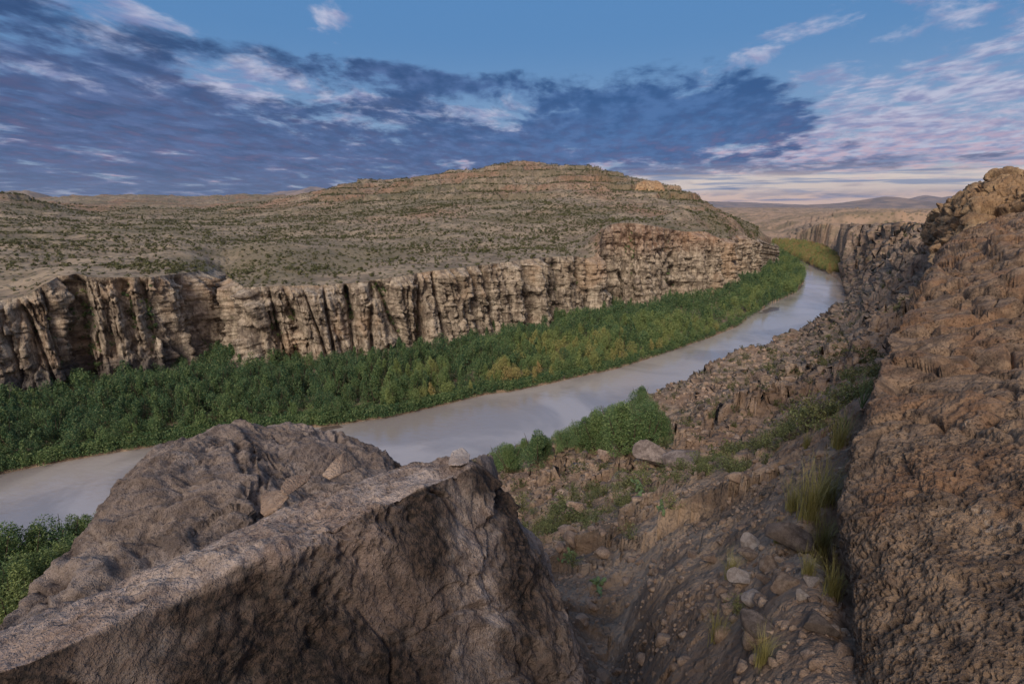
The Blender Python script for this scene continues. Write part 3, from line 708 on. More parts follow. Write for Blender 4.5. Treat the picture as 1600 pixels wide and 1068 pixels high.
# ---------------------------------------------------------------- boulders and outcrops
def crack_push(V, cracks):
    """cracks: polylines as 3D points on the rock with a half width and depth (metres)"""
    out = np.zeros(len(V))
    for line, w, dep in cracks:
        L = np.asarray(line); d = np.full(len(V), 1e9)
        for a, b in zip(L[:-1], L[1:]):
            ab = b - a; t = np.clip(((V - a) @ ab) / (ab @ ab), 0, 1); q = V - (a + t[:, None] * ab); d = np.minimum(d, (q**2).sum(-1))
        d = np.sqrt(d) + pn(V * 9) * w * .7
        out += dep * np.exp(-(d / w)**2)
    return out
def rock_disp(P, s=1.0, pit=1.0, pscale=11.0):
    """outward relief in metres for a rock of metre size"""
    warp = np.stack([pn(P * 1.3 / s + 5), pn(P * 1.3 / s + 15), pn(P * 1.3 / s + 25)], -1) * .25 * s
    Q_ = P + warp
    d = fbm(Q_ / (1.1 * s), 4, ridge=True) * .11 * s + fbm(Q_ / (.28 * s), 6, gain=.6) * .07 * s + fbm(Q_ / (.5 * s) + 9, 4, ridge=True) * .04 * s
    F1, F2 = worley(Q_ * pscale / s); m = sst(-.25, .35, pn(P * 1.7 / s + 40))
    d = d - (1 - sst(.06, .5, F1)) * (.25 + .75 * m) * .04 * s * pit
    F1, F2 = worley(Q_ * pscale * 2.7 / s + 9); d = d - (1 - sst(.06, .5, F1)) * (.3 + .7 * m) * .018 * s * pit
    bi, bd = blocks(Q_ / (.75 * s) + np.array([.3, .2, .5])); d = d + (bi - .5) * .09 * s * sst(-.2, .2, pn(P * .8 / s + 31))
    g1 = worley(Q_ * 1.7 / s + 3); d = d - np.exp(-((g1[1] - g1[0]) / .035)**2) * .03 * s * sst(-.1, .3, pn(P * .9 / s + 70))
    return d
def hull_rock(name, pts, vox, mat, amp=1.0, smooth=3, cracks=(), stain_shade=None, s=1.0, pit=1.0, pscale=11.):
    bm = bmesh.new()
    parts_ = pts if isinstance(pts[0], list) else [pts]
    me0 = bpy.data.meshes.new('tmp'); 
    for ps in parts_:
        b2 = bmesh.new(); vs = [b2.verts.new(p) for p in ps]; r = bmesh.ops.convex_hull(b2, input=vs)
        bmesh.ops.delete(b2, geom=[v for v in b2.verts if not v.link_faces], context='VERTS')
        bmesh.ops.recalc_face_normals(b2, faces=b2.faces)
        m2 = bpy.data.meshes.new('t2'); b2.to_mesh(m2); b2.free(); bm.from_mesh(m2); bpy.data.meshes.remove(m2)
    bm.to_mesh(me0); bm.free()
    o = link('tmp', me0); md = o.modifiers.new('r', 'REMESH'); md.mode = 'VOXEL'; md.voxel_size = vox
    sm = o.modifiers.new('s', 'SMOOTH'); sm.factor = .5; sm.iterations = smooth
    dg = bpy.context.evaluated_depsgraph_get(); dg.update(); me = bpy.data.meshes.new_from_object(o.evaluated_get(dg))
    bpy.data.objects.remove(o); bpy.data.meshes.remove(me0)
    n = len(me.vertices); V = np.empty(n * 3, np.float32); me.vertices.foreach_get('co', V); V = V.reshape(-1, 3)
    Nn = np.empty(n * 3, np.float32); me.vertex_normals.foreach_get('vector', Nn) if hasattr(me, 'vertex_normals') else None; Nn = Nn.reshape(-1, 3)
    d = rock_disp(V, s, pit, pscale); d = (d - d.mean()) * amp - crack_push(V, cracks)
    V2 = V + Nn * d[:, None]
    me.vertices.foreach_set('co', V2.astype(np.float32).ravel()); me.name = name
    stv = np.zeros(n) if stain_shade is None else stain_shade(V, Nn)
    a_ = me.attributes.new('stain_shade', 'FLOAT', 'POINT'); a_.data.foreach_set('value', stv.astype(np.float32))
    me.polygons.foreach_set('use_smooth', np.ones(len(me.polygons), bool)); me.materials.clear(); me.update()
    o = link(name, me, mat); return o
T = lambda px, py, t: tuple(float(q) for q in at(px, py, t))
# front boulder: sloping flat top, steep front with varnish and shade painted in, blunt right shoulder
front = [T(20, 1040, 2.0), T(150, 980, 2.35), T(337, 902, 2.6), T(478, 866, 2.75), T(558, 806, 3.0), T(642, 768, 3.3), T(731, 730, 3.75), T(762, 732, 4.1),
         T(20, 1005, 2.25), T(150, 930, 2.68), T(384, 832, 3.12), T(500, 775, 3.4), T(614, 726, 3.78), T(700, 710, 4.08), T(742, 714, 4.1),
         T(778, 785, 4.3), T(826, 845, 4.2), T(868, 930, 4.0), T(905, 1000, 3.8), T(935, 1080, 3.6), T(900, 1300, 3.0),
         T(-150, 1100, 1.9), T(-150, 1080, 2.3), T(200, 1150, 2.25), T(337, 1000, 2.6), T(500, 1150, 2.75), T(560, 960, 2.95), T(690, 960, 3.35), T(760, 1150, 3.1), T(500, 1700, 2.7), T(-100, 1700, 2.0), T(850, 1600, 2.9),
         (-2.6, 3.0, 46.5), (-2.2, 4.6, 45.2), (-.4, 5.2, 45.0), (.6, 4.6, 44.8), (.9, 3.6, 44.8), (-3, 1.2, 46.5), (.6, 2.2, 45.2)]
def front_stain_shade(V, Nn):  # dark varnish plus shade put into the colour wherever the face turns steep
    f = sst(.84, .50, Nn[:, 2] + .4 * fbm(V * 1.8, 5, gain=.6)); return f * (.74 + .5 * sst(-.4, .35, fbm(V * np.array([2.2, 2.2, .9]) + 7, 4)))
fc = [([T(640, 772, 3.32), T(672, 768, 3.42), T(704, 772, 3.5), T(730, 790, 3.55)], .012, .06), ([T(742, 712, 4.2), T(752, 752, 4.05), T(760, 800, 3.9), T(758, 842, 3.75)], .022, .12),
      ([T(758, 790, 3.9), T(800, 850, 3.9), T(840, 910, 3.85), T(870, 960, 3.8)], .022, .10), ([T(830, 880, 3.9), T(850, 930, 3.8), T(880, 955, 3.8)], .016, .08)]
b1 = hull_rock('boulder', front, .0105, M['boulder'], cracks=fc, stain_shade=front_stain_shade)
tag(b1, 'huge foreground boulder with pale flat sloping top and dark pitted front face', 'boulder')
back1 = [T(105, 925, 4.3), T(187, 830, 4.6), T(197, 776, 4.8), T(204, 735, 5.0), T(225, 706, 5.3), T(285, 678, 5.7), T(322, 668, 6.0), T(360, 668, 6.1), T(382, 690, 5.7), T(372, 740, 5.2), T(402, 795, 4.7), T(395, 830, 4.3),
         T(240, 760, 4.75), T(300, 720, 5.1), T(50, 985, 3.8), T(-60, 1060, 3.2), T(250, 880, 4.1), T(100, 1060, 3.1), T(350, 900, 3.9), (-4.2, 6.2, 45.0), (-3.0, 7.0, 44.0), (-4.8, 4.5, 44.6), (-3.9, 2.4, 45.0), (-1.8, 5.5, 44.4)]
back2 = [T(368, 668, 6.3), T(378, 664, 6.5), T(450, 669, 6.8), T(487, 665, 7.0), T(525, 677, 7.1), T(600, 699, 7.0), T(614, 716, 6.8), T(380, 700, 5.8), T(376, 740, 5.3), T(410, 800, 4.75), T(470, 760, 5.2), T(560, 735, 5.8), T(430, 720, 5.6), T(510, 700, 6.2),
         T(420, 850, 4.4), T(600, 800, 5.2), (-2.2, 7.8, 44.2), (-1.0, 7.6, 44.0), (-.9, 6.4, 44.6), (-2.4, 5.4, 44.4), (-3.2, 7.0, 44.4)]
bc = [([T(372, 700, 5.65), T(376, 740, 5.25), T(386, 775, 4.95), T(404, 800, 4.7)], .065, .42), ([T(246, 752, 4.75), T(268, 762, 4.7), T(282, 770, 4.68), T(286, 790, 4.6)], .014, .06),
      ([T(226, 790, 4.62), T(252, 772, 4.7), T(272, 760, 4.75)], .01, .04), ([T(420, 678, 6.4), T(436, 690, 6.1), T(452, 694, 6.0), T(446, 712, 5.85)], .014, .07), ([T(524, 676, 6.9), T(532, 695, 6.6), T(540, 716, 6.3)], .03, .14),
      ([T(180, 880, 4.25), T(240, 872, 4.2), T(300, 868, 4.2)], .02, .09), ([T(290, 690, 5.5), T(330, 700, 5.4), T(362, 694, 5.7)], .014, .06)]
b2 = hull_rock('boulder', [back1, back2], .015, M['boulder2'], cracks=bc, amp=1.4, stain_shade=lambda V, Nn: .35 * sst(.5, 0, Nn[:, 2] + .3 * fbm(V * 1.5, 3)))
tag(b2, 'broad cracked grey brown boulder split by a dark cleft, behind the flat topped one', 'boulder')
sh_ = [T(745, 712, 4.9), T(766, 724, 4.9), T(776, 750, 4.8), T(778, 800, 4.7), T(756, 760, 4.6), T(770, 850, 4.6), (-.25, 5.6, 47.1), (-.3, 5.4, 46.6), (0, 5.2, 45.8), (-.3, 5.0, 46.9), T(748, 716, 4.7)]
b3 = hull_rock('boulder', sh_, .02, M['boulder2'], amp=.6); tag(b3, 'narrow upright rock fin pressed against the right end of the flat topped boulder', 'boulder')
sl_ = [T(786, 796, 4.6), T(800, 800, 4.7), T(846, 850, 4.9), T(852, 866, 4.85), T(838, 866, 4.6), T(800, 826, 4.4), T(870, 960, 4.7), T(830, 900, 4.4), (.5, 5.2, 45.4), (.6, 5.1, 44.9)]
b4 = hull_rock('rock_slab', sl_, .02, M['boulder2'], amp=.5); tag(b4, 'long rounded slab leaning on the right flank of the flat topped boulder', 'rock slab')

# loose stones lying on the boulders and small rocks
def stone_mesh(name, seed, planes=11, sub=4, rough=.04, flat=.72):
    bm = bmesh.new(); bmesh.ops.create_icosphere(bm, subdivisions=sub, radius=1); me = bpy.data.meshes.new(name); bm.to_mesh(me); bm.free()
    n = len(me.vertices); V = np.empty(n * 3, np.float32); me.vertices.foreach_get('co', V); V = V.reshape(-1, 3); g = np.random.default_rng(seed)
    for _ in range(planes):
        d = g.normal(size=3); d /= np.linalg.norm(d); c = g.uniform(.40, .72); V = V - np.maximum(0, V @ d - c)[:, None] * d
    V = V * np.array([1, g.uniform(.65, .95), g.uniform(.5, .75) * flat / .72]); nn = V / (np.linalg.norm(V, axis=1, keepdims=True) + 1e-6)
    V = V + nn * (fbm(V * 2.2 + seed, 4) * rough * 1.6 + fbm(V * 7 + seed, 3) * rough * .5)[:, None]
    me.vertices.foreach_set('co', V.astype(np.float32).ravel()); me.polygons.foreach_set('use_smooth', np.ones(len(me.polygons), bool))
    a_ = me.attributes.new('stain_shade', 'FLOAT', 'POINT'); me.update(); return me
STONES = [stone_mesh('stone_shape', 100 + k) for k in range(8)]
def vm(o): return o.data
w1 = hull_rock('wedge_stone', [T(502, 742, 3.407), T(522, 718, 3.496), T(537, 706, 3.584), T(552, 718, 3.628), T(553, 732, 3.584), T(530, 742, 3.407), T(515, 748, 3.363), T(520, 742, 3.805), T(550, 728, 3.894)], .006, M['stone'], amp=.22, smooth=2, s=.4)
tag(w1, 'small tan wedge shaped stone standing at the back edge of the boulder top', 'stone')
w2 = hull_rock('flat_stone', [T(437, 760, 3.375), T(446, 747, 3.465), T(478, 738, 3.600), T(489, 739, 3.600), T(484, 750, 3.510), T(462, 762, 3.420), T(449, 774, 3.330), T(440, 773, 3.330), T(470, 760, 3.555)], .007, M['stone'], amp=.25, smooth=2, s=.4)
tag(w2, 'knobbly flat tan stone perched above the cleft beside the wedge shaped stone', 'stone')
w3 = hull_rock('rock_slab', [T(407, 772, 3.720), T(414, 764, 3.813), T(440, 766, 3.627), T(452, 776, 3.488), T(440, 792, 3.395), T(411, 810, 3.441), T(406, 800, 3.534), T(430, 802, 3.348), T(425, 770, 4.185)], .009, M['stone'], amp=.3, smooth=2, s=.5)
tag(w3, 'pinkish angular slab wedged in the cleft below the knobbly flat stone', 'rock slab')
w4 = hull_rock('stone', [T(699, 722, 3.802), T(706, 704, 3.949), T(722, 698, 4.046), T(736, 710, 3.997), T(735, 722, 3.851), T(718, 728, 3.705), T(701, 727, 3.754), T(720, 716, 4.388)], .007, M['pale_stone'], amp=.25, smooth=2, s=.4)
tag(w4, 'pale grey chip of stone on the peak corner of the flat topped boulder', 'stone')

# ---- rock surfaces that run out of the picture: a sheet between its free edge and the frame side, curling back behind the edge
def edge_patch(E, Rr, nk, nq, back=.55, kb=1.0, curl=.9):
    E = np.array(E, float); Rr = np.array(Rr, float)
    l = np.concatenate([[0], np.cumsum(np.hypot(np.diff(E[:, 0]), np.diff(E[:, 1])))]); l /= l[-1]
    k = np.linspace(0, 1, nk)
    e = np.stack([np.interp(k, l, E[:, 0]), np.interp(k, l, E[:, 1]), np.interp(k, l, np.log(E[:, 2]))], -1)
    lr = np.linspace(0, 1, len(Rr)); r = np.stack([np.interp(k, lr, Rr[:, 0]), np.interp(k, lr, Rr[:, 1]), np.interp(k, lr, np.log(Rr[:, 2]))], -1)
    kn = np.hanning(41); kn /= kn.sum(); sm = lambda x: np.convolve(np.pad(x, 20, 'edge'), kn, 'valid')
    e[:, 2] = sm(e[:, 2]); r = np.stack([sm(r[:, c]) for c in range(3)], -1)
    q = np.concatenate([-np.linspace(back, 0, int(nq * .14))[:-1], np.linspace(0, 1, nq)])[None]
    a = np.where(q < 0, q * q * 1.2, np.abs(q)**1.6); b = np.where(q < 0, q * curl / .55 * 1.0, q**kb)
    px = e[:, 0:1] * (1 - a) + r[:, 0:1] * a; py = e[:, 1:2] * (1 - a) + r[:, 1:2] * a
    bb = np.where(q < 0, 0, b); lt = e[:, 2:3] * (1 - bb) + r[:, 2:3] * bb - np.where(q < 0, b, 0) * .45
    return at(px, py, np.exp(lt))
EA = [(1345, 1320, 2.7), (1322, 1150, 3.0), (1310, 1050, 3.3), (1300, 970, 3.7), (1298, 900, 4.0), (1298, 835, 4.4), (1303, 767, 4.9), (1321, 700, 5.6), (1339, 656, 6.3), (1355, 612, 7.2), (1375, 576, 8.2), (1383, 536, 9.6), (1391, 503, 11.5), (1408, 475, 13.5), (1432, 439, 17),
      (1448, 411, 21), (1457, 388, 25), (1490, 370, 30), (1530, 350, 36), (1590, 334, 42), (1660, 322, 48)]
RA = [(2150, 1700, 1.5), (2150, 1400, 1.6), (2100, 1100, 1.75), (2060, 900, 2.0), (2040, 760, 2.4), (2020, 640, 3.1), (2000, 560, 4.2), (2000, 500, 6.0), (2000, 440, 9), (2000, 380, 15), (2000, 310, 26), (2000, 262, 40)]
PA = edge_patch(EA, RA, 1150, 620, kb=.8)
def sheet_relief(P, sl, pitmask=1.0):
    """relief whose features keep pace with distance sl (metres of camera range / 3)"""
    nrm = grid_normals(P)
    mid = P.mean((0, 1)); 
    if ((nrm * (np.array([0, 0, H]) - P)).sum(-1)).mean() < 0: nrm = -nrm
    return nrm
nA_ = sheet_relief(PA, 1)
qs = np.linspace(0, 1, PA.shape[1])[None]
rngA = np.linalg.norm(PA - np.array([0, 0, H]), axis=-1)
we = sst(0.0, .16, np.concatenate([-np.linspace(.55, 0, int(620 * .14))[:-1], np.linspace(0, 1, 620)]))[None]
d = fbm(PA / 2.6, 4, ridge=True) * .26 * sst(2, 9, rngA) + fbm(PA / .9, 4, ridge=True) * .06 + fbm(PA / .22, 5) * .035
far_ = sst(8, 18, rngA)
d = d + far_ * (fbm(PA / np.array([6., 6., 2.2]) + 3, 5, ridge=True) * .35 * we)
bedA = PA[..., 2] + .35 * PA[..., 0] - .2 * PA[..., 1] + fbm(PA / 5, 3) * 1.2
dled = pn(np.stack([PA[..., 0] * .05, PA[..., 1] * .05, bedA / 1.1], -1)); d = d + we * sst(5, 14, rngA) * sst(-.04, .06, dled) * .2
for sc, am in ((3.2, .018), (8.0, .022), (16., .032), (30., .022)):
    wv = np.stack([pn(PA * sc * .35 + 5), pn(PA * sc * .35 + 15), pn(PA * sc * .35 + 25)], -1) * .5
    F1, F2 = worley(PA * sc * np.array([1, 1, .8]) + wv); mm = sst(-.5, .15, pn(PA * 1.1 + sc))
    d = d - (1 - sst(.06, .52, F1)) * am * 1.35 * (.25 + .75 * mm) * sst(60. / sc + 8, 30. / sc + 3, rngA)
d = d - np.exp(-(np.abs(fbm(PA / 3.2 + 77, 3)) / .012)**2) * .10 * sst(5, 9, rngA)
bi, bd = blocks(PA / np.array([2.6, 2.6, 1.7]) + .25 * fbm(PA / 3, 2)[..., None]); d = d + we * sst(5, 12, rngA) * ((bi - .5) * .32 - .35 * np.exp(-(bd / .05)**2))
bi, bd = blocks(PA / np.array([.9, .9, .6]) + .3 * fbm(PA / 1, 2)[..., None]); d = d + we * sst(4, 9, rngA) * ((bi - .5) * .2 - .12 * np.exp(-(bd / .06)**2))
d = d - .2 - .2 * far_
PA2 = PA + nA_ * d[..., None]
me = mesh_np('rock_outcrop', PA2, grid_faces(*PA.shape[:2]))
stA = sst(.05, .5, fbm(PA * .9 + 11, 4)) * .6 * sst(9, 5, rngA); a_ = me.attributes.new('stain_shade', 'FLOAT', 'POINT'); a_.data.foreach_set('value', stA.astype(np.float32).ravel())
oA = link('rock_outcrop', me, M['outcrop']); tag(oA, 'towering orange brown pitted rock face filling the right side of the view', 'rock face')
# summit crag above it
EB = [(1452, 378, 92), (1453, 364, 100), (1458, 348, 110), (1465, 336, 105), (1478, 326, 96), (1496, 316, 90), (1509, 311, 86), (1512, 296, 84), (1522, 288, 82), (1540, 284, 80), (1552, 271, 78), (1575, 270, 76), (1600, 274, 74), (1680, 262, 70), (1800, 250, 66)]
RB = [(1500, 480, 48), (1530, 475, 50), (1560, 470, 62), (1700, 470, 50), (1900, 470, 40), (2000, 430, 36)]
PB = edge_patch(EB, RB, 620, 300, kb=1.0, back=.5)
nB_ = sheet_relief(PB, 1)
d = fbm(PB / np.array([9., 9., 7.]), 5, ridge=True) * 1.8 + fbm(PB / 2.4, 5, ridge=True) * .55
bedB = PB[..., 2] + .2 * PB[..., 0] + fbm(PB / 8, 3) * 2
d = d + sst(-.08, .1, pn(np.stack([PB[..., 0] * .03, PB[..., 1] * .03, bedB / 2.4], -1))) * 1.0
bi, bd = blocks(PB / np.array([4.5, 4.5, 3.]) + .3 * fbm(PB / 5, 2)[..., None]); d = d + (bi - .5) * 1.4 - .6 * np.exp(-(bd / .05)**2)
bi, bd = blocks(PB / np.array([1.5, 1.5, 1.]) + .3 * fbm(PB / 2, 2)[..., None]); d = d + (bi - .5) * .4 - .2 * np.exp(-(bd / .06)**2)
d = d - 1.0
wB = sst(-.05, .14, np.concatenate([-np.linspace(.5, 0, int(300 * .14))[:-1], np.linspace(0, 1, 300)]))[None]; d = d * (.5 + .5 * wB)
PB2 = PB + nB_ * d[..., None]
me = mesh_np('crag', PB2, grid_faces(*PB.shape[:2])); me.attributes.new('stain_shade', 'FLOAT', 'POINT')
oB = link('crag', me, M['hill_rock']); tag(oB, 'lumpy warm tan summit crag against the sky at the right edge', 'crag')

# butte knob on the shoulder of the far hill
Tb = lambda px, py, Y: tuple(float(q) for q in atY(px, py - 3, Y - 60))
bt = hull_rock('butte', [Tb(994, 302, 640), Tb(997, 288, 645), Tb(1003, 286, 645), Tb(1008, 284, 650), Tb(1024, 285, 650), Tb(1032, 289, 645), Tb(1036, 303, 640), Tb(990, 306, 635), Tb(1042, 306, 635), Tb(995, 290, 675), Tb(1032, 290, 675), Tb(990, 308, 690), Tb(1042, 310, 690)],
               .9, M['hill_rock'], amp=1.2, smooth=2, s=16, pit=.3)
tag(bt, 'small blocky butte knob on the right shoulder of the far hill', 'butte')

# far mountains
def mountain(profile, Y, depth, base_z, colmat, label, seed):
    """profile: (px, height above base in m) list -> ridge of real depth"""
    P = np.array(profile, float); xs = (P[:, 0] - 800) / FPX / (CP + .066) * Y
    gx = np.linspace(xs[0], xs[-1], 260); gy = np.linspace(-1, 1, 40)
    hgt = np.interp(gx, xs, P[:, 1]); X, G = np.meshgrid(gx, gy)
    n = fbm(np.stack([X / (depth * .55), G * 1.6, X * 0 + seed], -1), 6, ridge=True)
    Z = base_z + hgt[None] * np.maximum(0, (1 - np.abs(G + .15 * n) ** 1.25)) * (.86 + .16 * n) - 30 * np.abs(G)**4
    o = obj_grid('mountain', np.stack([X, Y + G * depth, Z], -1), colmat); tag(o, label); return o
def mat_mtn(name, a, b_):
    m, N, b = new_mat(name); c = coords(N); N.set(b, 'Base Color', N.mix(N.ss(N.noise(c, .004, 6, .65), .4, .6), a, b_)); return m
mm = mat_mtn('mountain_rock', lin(150, 128, 112), lin(116, 104, 96))
mountain([(1170, 0), (1215, 40), (1250, 58), (1290, 78), (1320, 105), (1350, 165), (1372, 205), (1395, 165), (1420, 120), (1450, 85), (1490, 60), (1540, 40), (1620, 0)], 9500, 1500, -10, mm, 'long low purple grey mountain on the right horizon', 3)
mountain([(1390, 0), (1415, 200), (1436, 330), (1446, 300), (1460, 250), (1475, 300), (1490, 260), (1540, 240), (1600, 100), (1700, 0)], 14500, 1500, -10, mm, 'distant blue ridge just behind the right horizon mountain', 9)
mountain([(1000, 0), (1060, 120), (1100, 160), (1160, 130), (1200, 100), (1250, 60), (1290, 0)], 15500, 1500, -10, mm, 'faint blue line of hills low on the horizon', 5)
mountain([(370, 0), (405, 150), (440, 260), (470, 340), (492, 390), (520, 330), (560, 250), (640, 0)], 11500, 1500, 60, mm, 'distant blue mountain above the plateau left of the hill', 6)
mountain([(5, 0), (15, 70), (22, 112), (30, 122), (58, 122), (66, 108), (74, 60), (90, 0)], 4800, 400, 55, mat_mtn('mesa_rock', lin(140, 124, 108), lin(110, 100, 88)), 'small flat topped mesa on the left horizon', 2)
mountain([(-120, 60), (-60, 110), (-20, 130), (2, 100), (14, 70), (40, 0)], 4800, 400, 60, M['plateau'], 'rounded hill beside the mesa at the left edge', 4)
# ---------------------------------------------------------------- vegetation
grng = np.random.default_rng(11)
def leaf_quads(C, size, g, up=0.0, aspect=.5):
    """one quad per centre with a random turn"""
    n = len(C); d = g.normal(size=(n, 3)); d[:, 2] += up; d /= np.linalg.norm(d, axis=1, keepdims=True)
    e = np.cross(d, g.normal(size=(n, 3))); e /= np.linalg.norm(e, axis=1, keepdims=True) + 1e-9
    s = (size * g.uniform(.6, 1.35, n))[:, None]; a = d * s; b = e * s * aspect
    V = np.stack([C - a, C + b * .8 - a * .1, C + a, C - b * .8 + a * .1], 1); return V.reshape(-1, 3)
def crown_points(g, n, hgt, wid, lobes, column=False):
    P = []
    per = n // lobes
    for k in range(lobes):
        f = k / max(1, lobes - 1); th = g.uniform(0, 6.28)
        if column: rr = wid * .5 * (1 - .55 * f) * g.uniform(.5, .8); off = wid * .5 * (1 - f * .8) * g.uniform(.2, .75)
        else: rr = wid * .5 * (1 - .3 * f) * g.uniform(.55, .8); off = wid * .5 * math.sqrt(max(0, 1 - f * f * .9)) * g.uniform(.35, .75)
        c = np.array([math.cos(th) * off, math.sin(th) * off, hgt * ((.22 + .60 * f) if column else (.30 + .42 * f))])
        e = np.array([rr, rr, rr * (1.9 if column else 1.25)])
        d = g.normal(size=(per, 3)); d /= np.linalg.norm(d, axis=1, keepdims=True)
        p = c + d * e * (g.uniform(.45, 1.08, per)**.6)[:, None]; p[:, 2] += np.maximum(0, d[:, 2]) * g.uniform(0, .5, per) * rr
        P.append(p)
    P = np.concatenate(P); P[:, 2] = np.clip(P[:, 2], .15, hgt * 1.05); return P
def tree_mesh(seed, n=900, hgt=6.0, wid=4.2, lobes=8, leaf=.26, column=False):
    g = np.random.default_rng(seed); P = crown_points(g, n, hgt, wid, lobes, column)
    V = leaf_quads(P, leaf, g, .8); F = np.arange(len(V)).reshape(-1, 4)
    return V, F, g.random(len(F))
def trunk_mesh(seed, hgt=6.0, wid=4.2):
    g = np.random.default_rng(seed); Vs, Fs = [], []; b0 = 0
    for k in range(4):
        th = g.uniform(0, 6.28); rr = wid * .28 * (k > 0); pts = [np.array([0, 0, -.3]), np.array([math.cos(th) * rr * .3, math.sin(th) * rr * .3, hgt * .22]), np.array([math.cos(th) * rr, math.sin(th) * rr, hgt * .6]), np.array([math.cos(th) * rr * 1.3, math.sin(th) * rr * 1.3, hgt * .85])]
        rad = [.13, .10, .05, .015] if k == 0 else [.09, .07, .04, .012]
        for p, r_ in zip(pts, rad):
            for q in range(6): Vs.append(p + np.array([math.cos(q * 1.047) * r_, math.sin(q * 1.047) * r_, 0]))
        for s_ in range(3):
            for q in range(6): a = b0 + s_ * 6 + q; c = b0 + s_ * 6 + (q + 1) % 6; Fs.append((a, c, c + 6, a + 6))
        b0 += 24
    return np.array(Vs), np.array(Fs)
def merged(name, protos, pos, scl, rot, which, tints, mat, label, kind='stuff', zs=None):
    """many small plants or stones as one sheet of geometry"""
    Vs, Fs, Ls, Ts, off = [], [], [], [], 0
    zs = np.ones(len(pos)) if zs is None else zs
    for k, (V, F, Lf) in enumerate(protos):
        i = np.where(which == k)[0]
        if not len(i): continue
        c, s = np.cos(rot[i])[:, None], np.sin(rot[i])[:, None]; S = scl[i][:, None]
        X = (V[None, :, 0] * c - V[None, :, 1] * s) * S; Y = (V[None, :, 0] * s + V[None, :, 1] * c) * S; Z = V[None, :, 2] * S * zs[i][:, None]
        W = np.stack([X, Y, Z], -1) + pos[i][:, None]
        nv = len(V); Fi = F[None] + (np.arange(len(i)) * nv)[:, None, None] + off
        Vs.append(W.reshape(-1, 3)); Fs.append(Fi.reshape(-1, F.shape[1])); Ls.append(np.tile(Lf, len(i))); Ts.append(np.repeat(tints[i], len(F))); off += nv * len(i)
    me = mesh_np(name, np.concatenate(Vs), np.concatenate(Fs), False, {'leaf': ('FACE', np.concatenate(Ls)), 'tint': ('FACE', np.concatenate(Ts))})
    o = link(name, me, mat); o['kind'] = kind; tag(o, label); return o

# ---- flood plain wood
N_ = 9000; aW = []; vW = []
ra = grng.uniform(az[0] * .95, CBa[-3], 200000); rv = grng.uniform(0, 1, 200000)
rbk, rcl = r_bank(ra), r_cliff(ra); rr1 = rbk + 1.5 + (rcl + .5 - rbk - 1.5) * rv
wt = (rcl - rbk) * rr1; keepi = grng.random(len(ra)) < wt / wt.max(); ra, rr1, rv = ra[keepi], rr1[keepi], rv[keepi]
# spit
rs_a = grng.uniform(CBa[-3], FBa[-1] - .002, 6000); r0_, r1_ = r_bank(rs_a), np.exp(np.interp(rs_a, SPa, SPr)); rs_r = r0_ + 1 + np.maximum(0, r1_ - r0_ - 2) * grng.random(6000)
ks = grng.random(6000) < (r1_ - r0_) * rs_r / ((r1_ - r0_) * rs_r).max(); rs_a, rs_r = rs_a[ks], rs_r[ks]
P2 = np.concatenate([np.stack([rr1 * np.sin(ra), rr1 * np.cos(ra)], -1), np.stack([rs_r * np.sin(rs_a), rs_r * np.cos(rs_a)], -1)]); vv = np.concatenate([rv, np.full(len(rs_a), .3)])
order = grng.permutation(len(P2)); P2, vv = P2[order], vv[order]
# thin to a spacing of 2.3 m near the camera, a little more beyond
cellsz = np.where(np.hypot(P2[:, 0], P2[:, 1]) < 260, 3.1, 3.7); key = {}; sel = []
for i, (p, c) in enumerate(zip(P2, cellsz)):
    k = (int(p[0] // c), int(p[1] // c), c > 2.5)
    if k in key: continue
    key[k] = 1; sel.append(i)
P2, vv = P2[sel], vv[sel]; rT = np.hypot(P2[:, 0], P2[:, 1]); aT = np.arctan2(P2[:, 0], P2[:, 1])
nz_ = fbm(np.stack([P2[:, 0] / 22, P2[:, 1] / 22, rT * 0 + 2], -1), 3); ng_ = fbm(np.stack([P2[:, 0] / 26, P2[:, 1] / 26, rT * 0 + 12], -1), 3)
pxT, _py = project(np.stack([P2[:, 0], P2[:, 1], rT * 0 + 3], -1))
hT = (6.5 + nz_ * 3.6 - sst(.55, 1.0, vv) * 2.6 + grng.normal(size=len(P2)) * 1.1); hT = np.clip(hT, 2.4, 9.0) * (1 - .35 * sst(.12, 0, vv)) 
# golden, taller columns in the river front from the middle rightwards
gold = sst(540, 700, pxT) * sst(.62, .30, vv) * sst(-.25, .2, ng_ + grng.normal(size=len(P2)) * .15)
gold = np.maximum(gold, .75 * sst(1195, 1215, pxT) * sst(-.2, .2, ng_))
gold = gold * (1 - .45 * sst(850, 1150, pxT))
tin = np.clip(.06 + nz_ * .2 + gold * .62 + grng.normal(size=len(P2)) * .09 + .12 * sst(.15, 0, vv), 0, 1)
zT = np.full(len(P2), 1.2)
TREES = [tree_mesh(200 + k, 2000, 6, 4.2 if k % 2 else 2.9, 6, .15, k % 2 == 0) for k in range(6)]
LOW = [tree_mesh(300 + k, 620, 6, 4.4 if k % 2 else 2.9, 6, .23, k % 2 == 0) for k in range(6)]
ang = hT / rT * (pxT > -60) * (pxT < 1300) * ( _py < 760); top = np.argsort(-ang)[:290]
mask_top = np.zeros(len(P2), bool); mask_top[top] = True
NEAR = [tree_mesh(240 + k, 6500, 6, 4.2 if k % 2 else 3.4, 7, .085, k % 2 == 0) for k in range(3)]
leaf_me, trunk_me, near_me = [], [], []
for V, F, Lf in NEAR: near_me.append(mesh_np('crown', V, F, False, {'leaf': ('FACE', Lf)})); near_me[-1].materials.append(M['leaf_single'])
